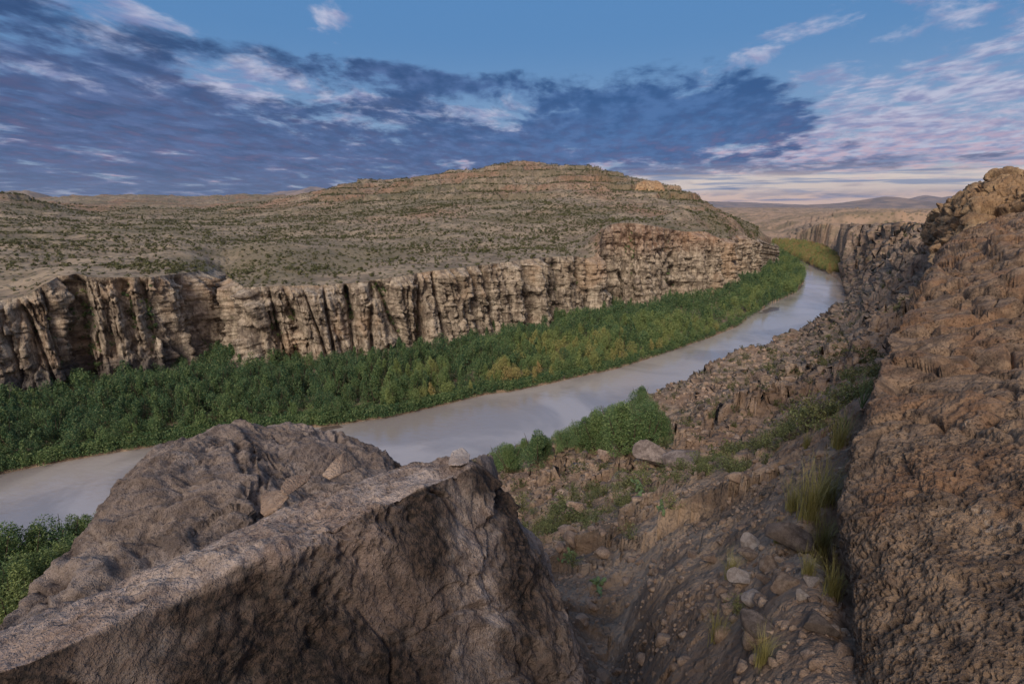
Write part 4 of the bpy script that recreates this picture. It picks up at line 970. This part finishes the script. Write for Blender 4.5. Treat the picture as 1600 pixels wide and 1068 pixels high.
for k, (V, F, Lf) in enumerate(TREES):
    leaf_me.append(mesh_np('crown', V, F, False, {'leaf': ('FACE', Lf)})); leaf_me[-1].materials.append(M['leaf_single'])
    a_, b_ = trunk_mesh(400 + k); trunk_me.append(mesh_np('trunk', a_, b_)); trunk_me[-1].materials.append(M['bark'])
def put_tree(k, x, y, z, h, tint, label, group, name='riverside_tree', wide=1.0, near=False):
    e = bpy.data.objects.new(name, None); col.objects.link(e); e.location = (x, y, z); s = h / 6.0; e.scale = (s * wide, s * wide, s); e.rotation_euler = (0, 0, grng.uniform(0, 6.28))
    e.empty_display_size = .1; tag(e, label, 'tree', group)
    c = bpy.data.objects.new('crown', near_me[k % 3] if near else leaf_me[k]); col.objects.link(c); c.parent = e; c['tint'] = float(tint)
    t = bpy.data.objects.new('trunk', trunk_me[k]); col.objects.link(t); t.parent = e; return e
for i in top:
    k = int(grng.integers(0, 6))
    if tin[i] > .55: lab, gr = 'golden green slender tree in the river front of the far bank wood', 'golden trees of the far bank wood'
    elif vv[i] > .5: lab, gr = 'dark green tree in the back rows of the far bank wood, towards the cliff', 'back row trees of the far bank wood'
    else: lab, gr = 'bushy green tree in the river front rows of the far bank wood', 'green front trees of the far bank wood'
    put_tree(k, P2[i, 0], P2[i, 1], zT[i], hT[i], tin[i], lab, gr)
j = np.where(~mask_top)[0]
merged('woodland', LOW, np.stack([P2[j, 0], P2[j, 1], zT[j]], -1), hT[j] / 6., grng.uniform(0, 6.28, len(j)), grng.integers(0, 6, len(j)), tin[j], M['leaf_merged'], 'dense green and golden riverside wood along the far bank')
# understorey: low reeds between and in front of the trees
cnt = 5200; ru = grng.uniform(az[0] * .95, FBa[-1] - .01, cnt); rbk = r_bank(ru); rce = np.where(ru < CBa[-3], r_cliff(np.minimum(ru, CBa[-3])), np.exp(np.interp(ru, SPa, SPr)))
r_u = rbk + .6 + (rce - rbk - 1) * np.maximum(0, np.where(grng.random(cnt) < .35, grng.random(cnt) * .06, grng.random(cnt)))
pu = np.stack([r_u * np.sin(ru), r_u * np.cos(ru), 0 * ru + .5], -1)
REED = [tree_mesh(500 + k, 150, 2.0, 2.6, 4, .19) for k in range(4)]
nu = fbm(pu / 20., 2)
merged('undergrowth', REED, pu, grng.uniform(.7, 1.25, cnt), grng.uniform(0, 6.28, cnt), grng.integers(0, 4, cnt), np.clip(.12 + nu * .25 + grng.normal(size=cnt) * .1, 0, 1), M['leaf_merged'], 'low green reeds and bushes under the far bank trees')
# orange brown thicket beyond the bend on the right
cnt = 1700; qx = grng.uniform(1206, 1318, 6000); qy = grng.uniform(374, 424, 6000)
lowl = np.interp(qx, [1206, 1216, 1232, 1256, 1282, 1305, 1318], [381, 388, 397, 408, 419, 430, 438]); upl = np.interp(qx, [1206, 1240, 1265, 1290, 1308, 1318], [377, 377, 381.5, 389.5, 401.5, 419])
q = (qy < lowl - 1) & (qy > upl); qx, qy = qx[q][:cnt], qy[q][:cnt]; PT = atz(qx, qy, 2.0)
merged('thicket', LOW, PT - np.array([0, 0, 1.0]), grng.uniform(.7, 1.2, len(PT)), grng.uniform(0, 6.28, len(PT)), grng.integers(0, 6, len(PT)), np.clip(grng.normal(.74, .2, len(PT)), .2, 1), M['leaf_merged'], 'russet brown thicket across the river beyond the bend')

# ---- placing on the near slope
PXN, PYN = project(VN)
def ground_px(px, py):
    u, y, _ = ray(px, py); a = math.atan2(u, y); jn = int(np.clip(np.searchsorted(azn, a), 1, len(azn) - 1))
    c = PYN[:, jn]; c = np.where(rn < 2.2, 1e9, c); k = np.argmax(c <= py); return VN[k, jn].copy()
# near bank trees
clumps = [  # px, py of the base, height in photo px, tint
    (12, 905, 60, .3), (40, 930, 95, .35), (20, 985, 95, .40), (75, 915, 80, .3), (100, 900, 78, .25), (128, 880, 60, .35), (60, 985, 100, .45), (95, 965, 90, .40), (135, 920, 78, .35), (-15, 960, 100, .3), (150, 880, 62, .3), (165, 860, 52, .35), (182, 838, 46, .25), (30, 1030, 100, .5), (195, 830, 42, .3), (-20, 1020, 100, .42), (118, 940, 80, .5),
    (912, 700, 42, .2), (930, 706, 58, .25), (948, 708, 62, .22), (968, 708, 60, .3), (988, 706, 62, .25), (1008, 704, 56, .2), (1026, 696, 56, .18), (1038, 690, 50, .2), (952, 686, 48, .2), (975, 684, 54, .28), (1000, 682, 50, .22), (920, 690, 36, .3), (1020, 676, 44, .25), (960, 672, 34, .2), (940, 680, 40, .25),
    (998, 644, 34, .12), (1008, 640, 26, .2), (872, 716, 26, .4), (858, 722, 38, .2), (842, 726, 42, .15), (826, 728, 42, .2), (808, 734, 36, .25), (792, 738, 36, .3), (776, 742, 34, .2), (765, 736, 26, .2), (880, 708, 22, .35), (850, 712, 30, .2), (832, 716, 30, .3), (895, 700, 30, .4), (886, 706, 34, .3), (902, 700, 34, .25), (870, 708, 30, .3), (818, 722, 32, .3), (784, 730, 34, .25), (800, 728, 30, .35)]
for px, py, hp, tn in clumps:
    p = ground_px(px, py); f = abs(p[1] * CP - (p[2] - H) * SP); hm = hp * f / FPX * (1.35 if px < 220 else grng.uniform(.85, 1.35))
    if px < 220: lab, gr = 'feathery green tree on the near bank at the lower left, beside the boulders', 'near bank trees at the lower left'
    elif px > 990 and py < 650: lab, gr = 'dark rounded tree alone at the rocky edge above the near bank clump', None
    elif px > 900: lab, gr = 'leafy green tree of the tall clump on the near bank, right of centre', 'near bank clump right of centre'
    else: lab, gr = 'low green tree lining the near bank behind the flat topped boulder', 'near bank trees behind the boulder'
    if px > 1004 and py < 650: lab = 'small bush of a tree beside the dark rounded one above the near bank clump'
    put_tree(int(grng.integers(0, 6)), p[0], p[1], p[2] - .1, hm, tn + grng.normal() * .05, lab, gr, wide=1.2 if px < 220 else float(grng.uniform(1.2, 1.75)), near=True)

# ---- shrubs
def shrub_proto(seed, n=260, h=1.0, w=1.4, leaf=.05, up=1.2):
    g = np.random.default_rng(seed); th = g.uniform(0, 6.28, n); f = g.uniform(0, 1, n)**.6; tilt = g.uniform(0, 1, n)**.7 * .95
    nst = 18; st = g.integers(0, nst, n); sth = g.uniform(0, 6.28, nst); stt = g.uniform(0, 1, nst)**.7
    th = sth[st] + g.normal(size=n) * .28; tilt = np.clip(stt[st] + g.normal(size=n) * .1, 0, 1)
    P = np.stack([np.cos(th) * tilt * w * .5 * f, np.sin(th) * tilt * w * .5 * f, h * f * (1 - .45 * tilt**2)], -1) + g.normal(size=(n, 3)) * .035
    V = leaf_quads(P, leaf, g, up); return V, np.arange(len(V)).reshape(-1, 4), g.random(n)
def stems(seed, n=12, h=1.0, w=1.2, r_=.008, droop=0.0, seg=4):
    g = np.random.default_rng(seed); Vs, Fs, b0 = [], [], 0
    for _ in range(n):
        th = g.uniform(0, 6.28); tl = g.uniform(.1, 1) * w * .5; hh = h * g.uniform(.6, 1.0)
        for s_ in range(seg + 1):
            f = s_ / seg; p = np.array([math.cos(th) * tl * f**1.3, math.sin(th) * tl * f**1.3, hh * f - droop * f**3]); rr = r_ * (1 - .75 * f)
            for q in range(3): Vs.append(p + rr * np.array([math.cos(q * 2.094 + th), math.sin(q * 2.094 + th), 0]))
        for s_ in range(seg):
            for q in range(3): a = b0 + s_ * 3 + q; c = b0 + s_ * 3 + (q + 1) % 3; Fs.append((a, c, c + 3, a + 3))
        b0 += 3 * (seg + 1)
    return np.array(Vs), np.array(Fs)
def grass_mesh(seed, n=170, h=1.0, w=1.3, wd=.006):
    g = np.random.default_rng(seed); Vs, Fs = [], []
    for b_ in range(n):
        th = g.uniform(0, 6.28); base = g.normal(size=2) * .07; ln = h * g.uniform(.5, 1.05); lean = g.uniform(.08, .55) * w * .8; drp = g.uniform(0, .35) * h; side = np.array([-math.sin(th), math.cos(th), 0]) * wd * g.uniform(.6, 1.3)
        o0 = len(Vs)
        for s_ in range(6):
            f = s_ / 5; p = np.array([base[0] + math.cos(th) * lean * f**1.7, base[1] + math.sin(th) * lean * f**1.7, ln * f - drp * f**3]); k = 1 - f * .9; Vs += [p - side * k, p + side * k]
        for s_ in range(5): a = o0 + 2 * s_; Fs.append((a, a + 1, a + 3, a + 2))
    return np.array(Vs), np.array(Fs)
def pear_mesh(seed, pads=22):
    g = np.random.default_rng(seed); bm = bmesh.new()
    base = []
    for k in range(pads):
        if k < 6 or not base: p = np.array([g.normal() * .22, g.normal() * .22, .08]); d = np.array([g.normal() * .5, g.normal() * .5, 1.])
        else: p0, d0 = base[g.integers(0, len(base))]; p = p0 + d0 * .17; d = d0 + g.normal(size=3) * np.array([.6, .6, .2])
        d /= np.linalg.norm(d); base.append((p, d))
        r = bmesh.ops.create_icosphere(bm, subdivisions=2, radius=1)['verts']; q = Vector(d).to_track_quat('Z', 'Y'); yaw = g.uniform(0, 3.14)
        from mathutils import Matrix
        mt = Matrix.Translation(Vector(p + d * .1)) @ q.to_matrix().to_4x4() @ Matrix.Rotation(yaw, 4, 'Z') @ Matrix.Diagonal((.085, .022, .12, 1))
        bmesh.ops.transform(bm, matrix=mt, verts=r)
    me = bpy.data.meshes.new('prickly_pear'); bm.to_mesh(me); bm.free(); me.polygons.foreach_set('use_smooth', np.ones(len(me.polygons), bool)); me.materials.append(M['cactus']); return me
SH = []
for k in range(4):
    V, F, Lf = shrub_proto(600 + k, 520, 1.0, 1.5, .048); me = mesh_np('foliage', V, F, False, {'leaf': ('FACE', Lf)}); me.materials.append(M['shrub_leaf'])
    a_, b_ = stems(620 + k, 16, .9, 1.1); m2 = mesh_np('stems', a_, b_); m2.materials.append(M['bark']); SH.append((me, m2))
GR = []
for k in range(3):
    a_, b_ = grass_mesh(640 + k); me = mesh_np('grass_clump', a_, b_, False, {'leaf': ('FACE', np.repeat(np.random.default_rng(k).random(len(b_) // 5), 5))}); me.materials.append(M['dry_grass']); GR.append(me)
PE = [pear_mesh(660 + k) for k in range(3)]
def put_shrub(p, s, tint, label, group=None, flat=1.0, name='desert_shrub'):
    e = bpy.data.objects.new(name, None); col.objects.link(e); e.location = p; e.scale = (s, s, s * flat); e.rotation_euler = (0, 0, grng.uniform(0, 6.28)); tag(e, label, 'shrub', group)
    me, m2 = SH[int(grng.integers(0, 4))]
    c = bpy.data.objects.new('foliage', me); col.objects.link(c); c.parent = e; c['tint'] = float(tint); t = bpy.data.objects.new('stems', m2); col.objects.link(t); t.parent = e
def px_size(p, n): return n * abs(p[1] * CP - (p[2] - H) * SP) / FPX
named = [(930, 818, 34, .32, 'rounded bright green bush on the rubble slope right of the boulders'), (1046, 812, 40, .62, 'sprawling yellow green shrub beside the smooth rock rib'), (980, 856, 36, .5, 'low ragged shrub below the rounded green bush'),
         (895, 775, 30, .4, 'small shrub just right of the boulder fin, halfway down the slope'), (1090, 740, 24, .3, 'dark shrub at the foot of the block above the flat slab'), (1160, 735, 30, .3, 'dark green shrub in the gap above the flat slab'),
         (1040, 700, 26, .15, 'grey green bush in front of the rock knob'), (1225, 690, 40, .45, 'olive shrub on the slope left of the ocotillo'), (1268, 660, 34, .35, 'green spreading shrub right of the olive one'), (1300, 690, 60, .5, 'large grassy shrub against the big rock face'),
         (1110, 655, 22, .3, 'small round bush on the ledge above the rock knob'), (1200, 580, 22, .35, 'lone bush low on the ledge above the river edge'), (815, 800, 40, .6, 'brown green brush behind the boulder fin'), (870, 820, 36, .5, 'scraggy brush lowest on the slope beside the boulder'),
         (893, 893, 34, .4, 'dark brush in the gully at the boulder foot'), (1150, 960, 42, .6, 'tangled dry weed between the stones in the lower middle')]
for px, py, sp, tn, lab in named:
    p = ground_px(px, py); put_shrub(p, px_size(p, sp) / 1.35, tn, lab)
for k, (px, py, sp, lab) in enumerate([(1000, 776, 34, 'prickly pear clump on open ground left of the flat slab'), (934, 918, 38, 'prickly pear clump low on the rubble between boulder and rock rib'), (1030, 806, 26, 'small prickly pear beside the yellow green shrub'), (886, 880, 28, 'dark prickly pear close to the boulder flank')]):
    p = ground_px(px, py); o = bpy.data.objects.new('prickly_pear', PE[k % 3]); col.objects.link(o); s = px_size(p, sp) / .9; o.location = p; o.scale = (s, s, s * .9); o.rotation_euler = (0, 0, k * 1.7); tag(o, lab, 'cactus')
for k, (px, py, sp, lab) in enumerate([(1262, 812, 115, 'tallest clump of yellow green grass left of the big rock face'), (1238, 800, 70, 'short yellow grass clump left of the tallest one'), (1288, 790, 105, 'grass clump touching the big rock face, behind the tallest one'), (1282, 868, 90, 'pale dry grass drooping over the stones below the tallest clump'),
                                         (1262, 900, 60, 'thin grass tuft among the pale stones'), (1300, 930, 90, 'green grass tuft at the foot of the big rock face'), (1140, 905, 60, 'sparse dry grass left of the pale stones'), (1215, 850, 46, 'small dry grass tuft above the grey faced stone'),
                                         (1120, 1000, 70, 'wispy dry grass in the lower middle of the view'), (1190, 1040, 80, 'straggling grass at the bottom edge near the rock face'), (1310, 700, 70, 'green grass high beside the rock face'), (1260, 700, 40, 'dry tuft above the tall grass clumps')]):
    p = ground_px(px, py); o = bpy.data.objects.new('grass_clump', GR[k % 3]); col.objects.link(o); s = px_size(p, sp); o.location = p - np.array([0, 0, .03]); o.scale = (s * .85, s * .85, s); o.rotation_euler = (0, 0, k * 2.1); tag(o, lab, 'grass')
# ocotillo: long thorny wands
a_, b_ = stems(700, 14, 1.0, .7, .011, 0, 6); oc = mesh_np('ocotillo', a_, b_); oc.materials.append(M['cactus'])
for k, (px, py, sp, lab) in enumerate([(1340, 668, 70, 'green ocotillo wands rising beside the edge of the rock face'), (1318, 690, 60, 'shorter ocotillo just left of the one beside the rock face')]):
    p = ground_px(px, py); o = bpy.data.objects.new('ocotillo', oc); col.objects.link(o); s = px_size(p, sp); o.location = p; o.scale = (s, s, s); o.rotation_euler = (0, 0, k * 2.); tag(o, lab, 'ocotillo')
# dead stalk
p0, p1 = ground_px(1089, 872), ground_px(1097, 842); a_, b_ = stems(720, 3, 1, .05, .02, 0, 4)
ds = link('dead_stalk', mesh_np('dead_stalk', a_, b_), mat_plain('grey_dead_wood', lin(120, 112, 104), lin(84, 78, 72), 20)); dv = Vector(p1 - p0); ds.location = Vector(p0) + Vector((0, 0, .06)); ds.rotation_euler = (dv + Vector((0, 0, .12))).to_track_quat('Z', 'Y').to_euler(); ds.scale = (.8, .8, dv.length); tag(ds, 'grey dead stalk lying on the smooth rock rib left of the stones', 'dead stalk')

# ---- scattered shrubs on the near slope: the larger ones single, the rest as one mass
wR = (np.gradient(rn)[:, None] * (rn[:, None] * np.gradient(azn)[None])) * np.ones_like(ZN)
def scatter(V, W, n, g):
    w_ = W.ravel(); c = np.cumsum(w_); i = np.searchsorted(c, g.random(n) * c[-1]); return V.reshape(-1, 3)[np.minimum(i, len(w_) - 1)], i
dens = wR * (R_ > 15) * (R_ < 420) * (ZN > 1.2) * (PXN > 740) * (PXN < 1480) * (~beyond) * (.25 + sst(-.15, .25, fbm(np.stack([XN / 14, YN / 14, XN * 0 + 4], -1), 3))) * sst(.45, .8, nor[..., 2])
dn = dens / (1 + (R_ / 14)**1.75)
Ps, _i = scatter(VN, dn, 2600, grng)
dist = np.hypot(Ps[:, 0], Ps[:, 1]); sz = grng.lognormal(-.75, .35, len(Ps)) * (1 + dist / 160); sz = np.clip(sz, .22, 2.2)
app = sz / dist; o_ = np.argsort(-app); 
for i in o_[:220]:
    a = (Ps[i, 1] < 45)
    tn = float(np.clip(grng.normal(.42, .16), .05, .85))
    lab, gr = ('olive green desert shrub on the rubble slope below the boulders', 'shrubs on the near rubble slope') if a else ('small dark desert shrub on the far ledges of the near slope', 'shrubs on the distant ledges')
    put_shrub(Ps[i] - np.array([0, 0, .05]), sz[i] * .85, tn, lab, gr, flat=float(grng.uniform(.6, .95)))
SL = [shrub_proto(680 + k, 46, 1.0, 1.5, .15) for k in range(4)]
rest = o_[220:]
merged('scrub', SL, Ps[rest] - np.array([0, 0, .05]), sz[rest], grng.uniform(0, 6.28, len(rest)), grng.integers(0, 4, len(rest)), np.clip(grng.normal(.42, .14, len(rest)), 0, 1), M['scrub'], 'small desert shrubs dotting the near slope', zs=grng.uniform(.6, .95, len(rest)))
# ---- scrub on plateau and hill
a2, r2 = np.arctan2(Xp, Yp), rho
W2 = np.abs(np.gradient(rho, axis=0)) * rho * np.gradient(az)[None]
den = .35 + 1.3 * sst(-.1, .3, fbm(np.stack([Xp / 60, Yp / 60, Xp * 0 + 6], -1), 4)) + 1.2 * sst(.1, .3, fbm(np.stack([Xp / 130, Yp / 40, Xp * 0 + 16], -1), 4))
W2 = W2 * den * (rho < 1100) / (1 + (rho / 420)**2) * (az < CBa[-3])[None] * (az > -.86)[None]
Pp, ip = scatter(platV, W2, 34000, grng); jit = grng.normal(size=(len(Pp), 2)) * .4; dP = np.hypot(Pp[:, 0], Pp[:, 1])
szp = np.clip(grng.lognormal(-.25, .38, len(Pp)), .3, 2.2) * (1 + dP / 900)
SM = [shrub_proto(760 + k, 20, .9, 1.3, .28, .4) for k in range(5)]
tp = np.clip(.36 + .35 * fbm(Pp / 70., 3) + grng.normal(size=len(Pp)) * .10, 0, 1)
merged('scrub', SM, Pp - np.array([0, 0, .08]), szp, grng.uniform(0, 6.28, len(Pp)), grng.integers(0, 5, len(Pp)), tp, M['scrub'], 'dark green desert scrub dotting the plateau and hill', zs=grng.uniform(.6, .95, len(Pp)))
# brush clinging to ledges and gullies of the cliff
Wc = (np.gradient(rc_s * az)[None] * np.ones_like(D)) * sst(-1.0, -3.5, D) * sst(.97, .9, h) * 1.0
Pc, _i = scatter(cliffV, np.abs(Wc) + 1e-6 * (h < .5), 900, grng)
merged('scrub', SM, Pc, grng.uniform(.7, 1.6, len(Pc)), grng.uniform(0, 6.28, len(Pc)), grng.integers(0, 5, len(Pc)), np.clip(grng.normal(.3, .12, len(Pc)), 0, 1), M['leaf_merged'], 'brush growing in the clefts of the far cliff')

# ---- rubble and stones
def lowstone(seed, sub):
    m_ = stone_mesh('t', seed, 26, sub, .02); n = len(m_.vertices); V = np.empty(n * 3, np.float32); m_.vertices.foreach_get('co', V); F = np.empty(len(m_.polygons) * 3, np.int32); m_.polygons.foreach_get('vertices', F); bpy.data.meshes.remove(m_); F = F.reshape(-1, 3); return V.reshape(-1, 3), F, np.zeros(len(F))
R1 = [lowstone(800 + k, 2) for k in range(6)]
Wn = wR * (R_ > 2.5) * (R_ < 200) * (ZN > .8) * (PXN > 700) * (PXN < 1420) * (~beyond) / (1 + (R_ / 14)**1.75) * (.3 + sst(-.2, .2, fbm(np.stack([XN / 5, YN / 5, XN * 0 + 14], -1), 3)))
Pn, _i = scatter(VN, Wn, 9000, grng); dN = np.hypot(Pn[:, 0], Pn[:, 1])
sn = np.clip(grng.lognormal(-3.45, .75, len(Pn)) * (1 + dN / 9), .015, 1.0)
Wk = wR * (R_ > 2.6) * (R_ < 22) * (PXN > 820) * (PXN < 1400) / (1 + (R_ / 7)**1.6) * (.15 + sst(-.1, .2, fbm(np.stack([XN / 1.5, YN / 1.5, XN * 0 + 24], -1), 3)))
Pk, _i = scatter(VN, Wk, 5200, grng); Pn = np.concatenate([Pn, Pk]); sn = np.concatenate([sn, np.clip(grng.lognormal(-3.3, .6, len(Pk)), .012, .17)])
def rubble_mat():
    return mat_boulder('rubble_stone', lin(184, 158, 136), lin(118, 98, 84), lin(152, 124, 102), lin(208, 198, 188), pit=.3, patina=.5)
rm_ = merged('rubble', R1, Pn, sn, grng.uniform(0, 6.28, len(Pn)), grng.integers(0, 6, len(Pn)), grng.random(len(Pn)), rubble_mat(), 'loose brown rubble strewn over the near slope')
stones = [(1172, 846, 40, 'pale_stone', 'pale grey lens shaped stone on top of the stone heap'), (1170, 868, 36, 'stone', 'dull brown stone directly under the pale lens shaped one'), (1197, 882, 50, 'stone', 'large tan pink angular stone right of centre in the stone heap'),
          (1159, 902, 40, 'pale_stone', 'pinkish pyramid shaped stone at the left of the stone heap'), (1177, 928, 38, 'pale_stone', 'blocky pale pink stone lowest in the stone heap'), (1227, 908, 46, 'stone', 'grey faced tilted stone at the right of the stone heap'), (1196, 904, 26, 'stone', 'small dull stone between the pyramid shaped and grey faced ones'),
          (1269, 908, 27, 'pale_stone', 'small pale stone nearest the rock face'), (1253, 930, 26, 'pale_stone', 'small flat whitish stone in the grass below the grey faced one'), (1082, 864, 26, 'stone', 'tan cube shaped stone beside the grey dead stalk'), (1024, 893, 20, 'stone', 'small flat stone alone left of the dead stalk'),
          (1276, 968, 50, 'boulder2', 'large dark brown stone at the foot of the rock face'), (1192, 975, 62, 'boulder2', 'large pitted brown stone below the stone heap'), (1238, 835, 74, 'boulder2', 'big rounded brown rock behind the stone heap, under the grass'), (1110, 872, 26, 'stone', 'small brown stone just right of the dead stalk'),
          (1062, 905, 18, 'stone', 'tiny stone on the rock rib below the dead stalk'), (1125, 846, 20, 'stone', 'small grey brown stone left of the pale lens shaped one'), (1142, 880, 18, 'pale_stone', 'little whitish chip between dead stalk and stone heap'), (948, 710, 30, 'stone', 'upright brown block on the slope below the tree clump'),
          (1022, 718, 60, 'boulder2', 'broad rounded rock knob on the mid slope'), (1075, 712, 66, 'boulder2', 'big slanting block right of the rounded rock knob'), (967, 742, 26, 'boulder2', 'dark little block left of the prickly pear'), (905, 795, 34, 'stone', 'weathered stone left of the rounded green bush')]
for k, (px, py, sp, mt, lab) in enumerate(stones):
    p = ground_px(px, py + sp * .25); s = px_size(p, sp) * .62; me = STONES[k % 8].copy(); me.materials.clear(); me.materials.append(M[mt]); o = link('stone' if sp < 60 else 'rock', me); o.location = Vector(p) + Vector((0, 0, s * .30)); o.scale = (s, s, s); o.rotation_euler = (grng.uniform(-.25, .25), grng.uniform(-.25, .25), grng.uniform(0, 6.28)); tag(o, lab, 'stone' if sp < 60 else 'rock')

# wet mud bars in the bend and a muddy landing on the far bank
def mudbar(pts, seed, label):
    P = np.array([atz(p[0], p[1], 0)[:2] for p in pts]); c_ = P.mean(0); n_ = 90; th = np.linspace(0, 2 * np.pi, n_, endpoint=False)
    k_ = np.linspace(0, len(P), n_, endpoint=False); ring = np.stack([np.interp(k_, np.arange(len(P) + 1), np.append(P[:, d_], P[0, d_])) for d_ in (0, 1)], -1)
    V = []; 
    for f in np.linspace(0, 1, 12):
        q = c_ + (ring - c_) * f; nn = fbm(np.stack([q[:, 0] / 4, q[:, 1] / 4, q[:, 0] * 0 + seed], -1), 4)
        q = c_ + (q - c_) * (1 + .25 * nn * f)[:, None]; V.append(np.stack([q[:, 0], q[:, 1], .10 - .3 * f**2 + nn * .10], -1))
    V = np.array(V); V = np.concatenate([V, V[:, :1]], 1); tag(obj_grid('mudflat', V, M['mud']), label)
M['mud'] = mat_plain('wet_mud', lin(112, 98, 88), lin(84, 74, 68), 1.2, .35, .3, .1)
mudbar([(1172, 492), (1190, 482), (1212, 476), (1232, 476), (1226, 484), (1206, 488), (1188, 494)], 1, 'dark wet mud bar lying in the river bend')
mudbar([(1228, 452), (1246, 446), (1262, 442), (1254, 452), (1240, 458)], 2, 'small wet mud patch beside the tip of the wooded spit')
mudbar([(1226, 410), (1240, 416), (1252, 424), (1246, 424), (1234, 418)], 3, 'thin mud streak in the far reach of the river')
mudbar([(470, 676), (505, 664), (540, 660), (548, 666), (520, 672), (490, 682)], 4, 'brown muddy landing at the edge of the far bank wood')
# ---------------------------------------------------------------- unseen slope behind the camera, added to shade the foreground
hx, hy = np.meshgrid(np.linspace(-140, 75, 110), np.linspace(0, 1, 70)); yy_ = -5 - 42 * hy - 6 * fbm(np.stack([hx / 30, hy * 2, hx * 0], -1), 3)
zz_ = 45.5 + 25 * hy**.7 + 4 * fbm(np.stack([hx / 14, hy * 4, hx * 0 + 5], -1), 4, ridge=True) * sst(0, .15, hy)
obj_grid('shade_slope', np.stack([hx, yy_, zz_], -1), M['slope'])
# ---------------------------------------------------------------- air
def haze():
    bm = bmesh.new(); bmesh.ops.create_cube(bm, size=1); me = bpy.data.meshes.new('haze'); bm.to_mesh(me); bm.free()
    m = bpy.data.materials.new('haze_air'); m.use_nodes = True; t = m.node_tree; t.nodes.clear(); out = t.nodes.new('ShaderNodeOutputMaterial'); v = t.nodes.new('ShaderNodeVolumePrincipled')
    v.inputs['Color'].default_value = lin(190, 208, 238); v.inputs['Density'].default_value = HAZE; v.inputs['Anisotropy'].default_value = .2; t.links.new(v.outputs[0], out.inputs['Volume'])
    o = link('haze', me, m); o.scale = (40000, 25000, 900); o.location = (0, 8000, 450 - 80); o['kind'] = 'stuff'; tag(o, 'thin blue evening haze over the far desert'); o.display_type = 'WIRE'
HAZE = 2.6e-5
haze()
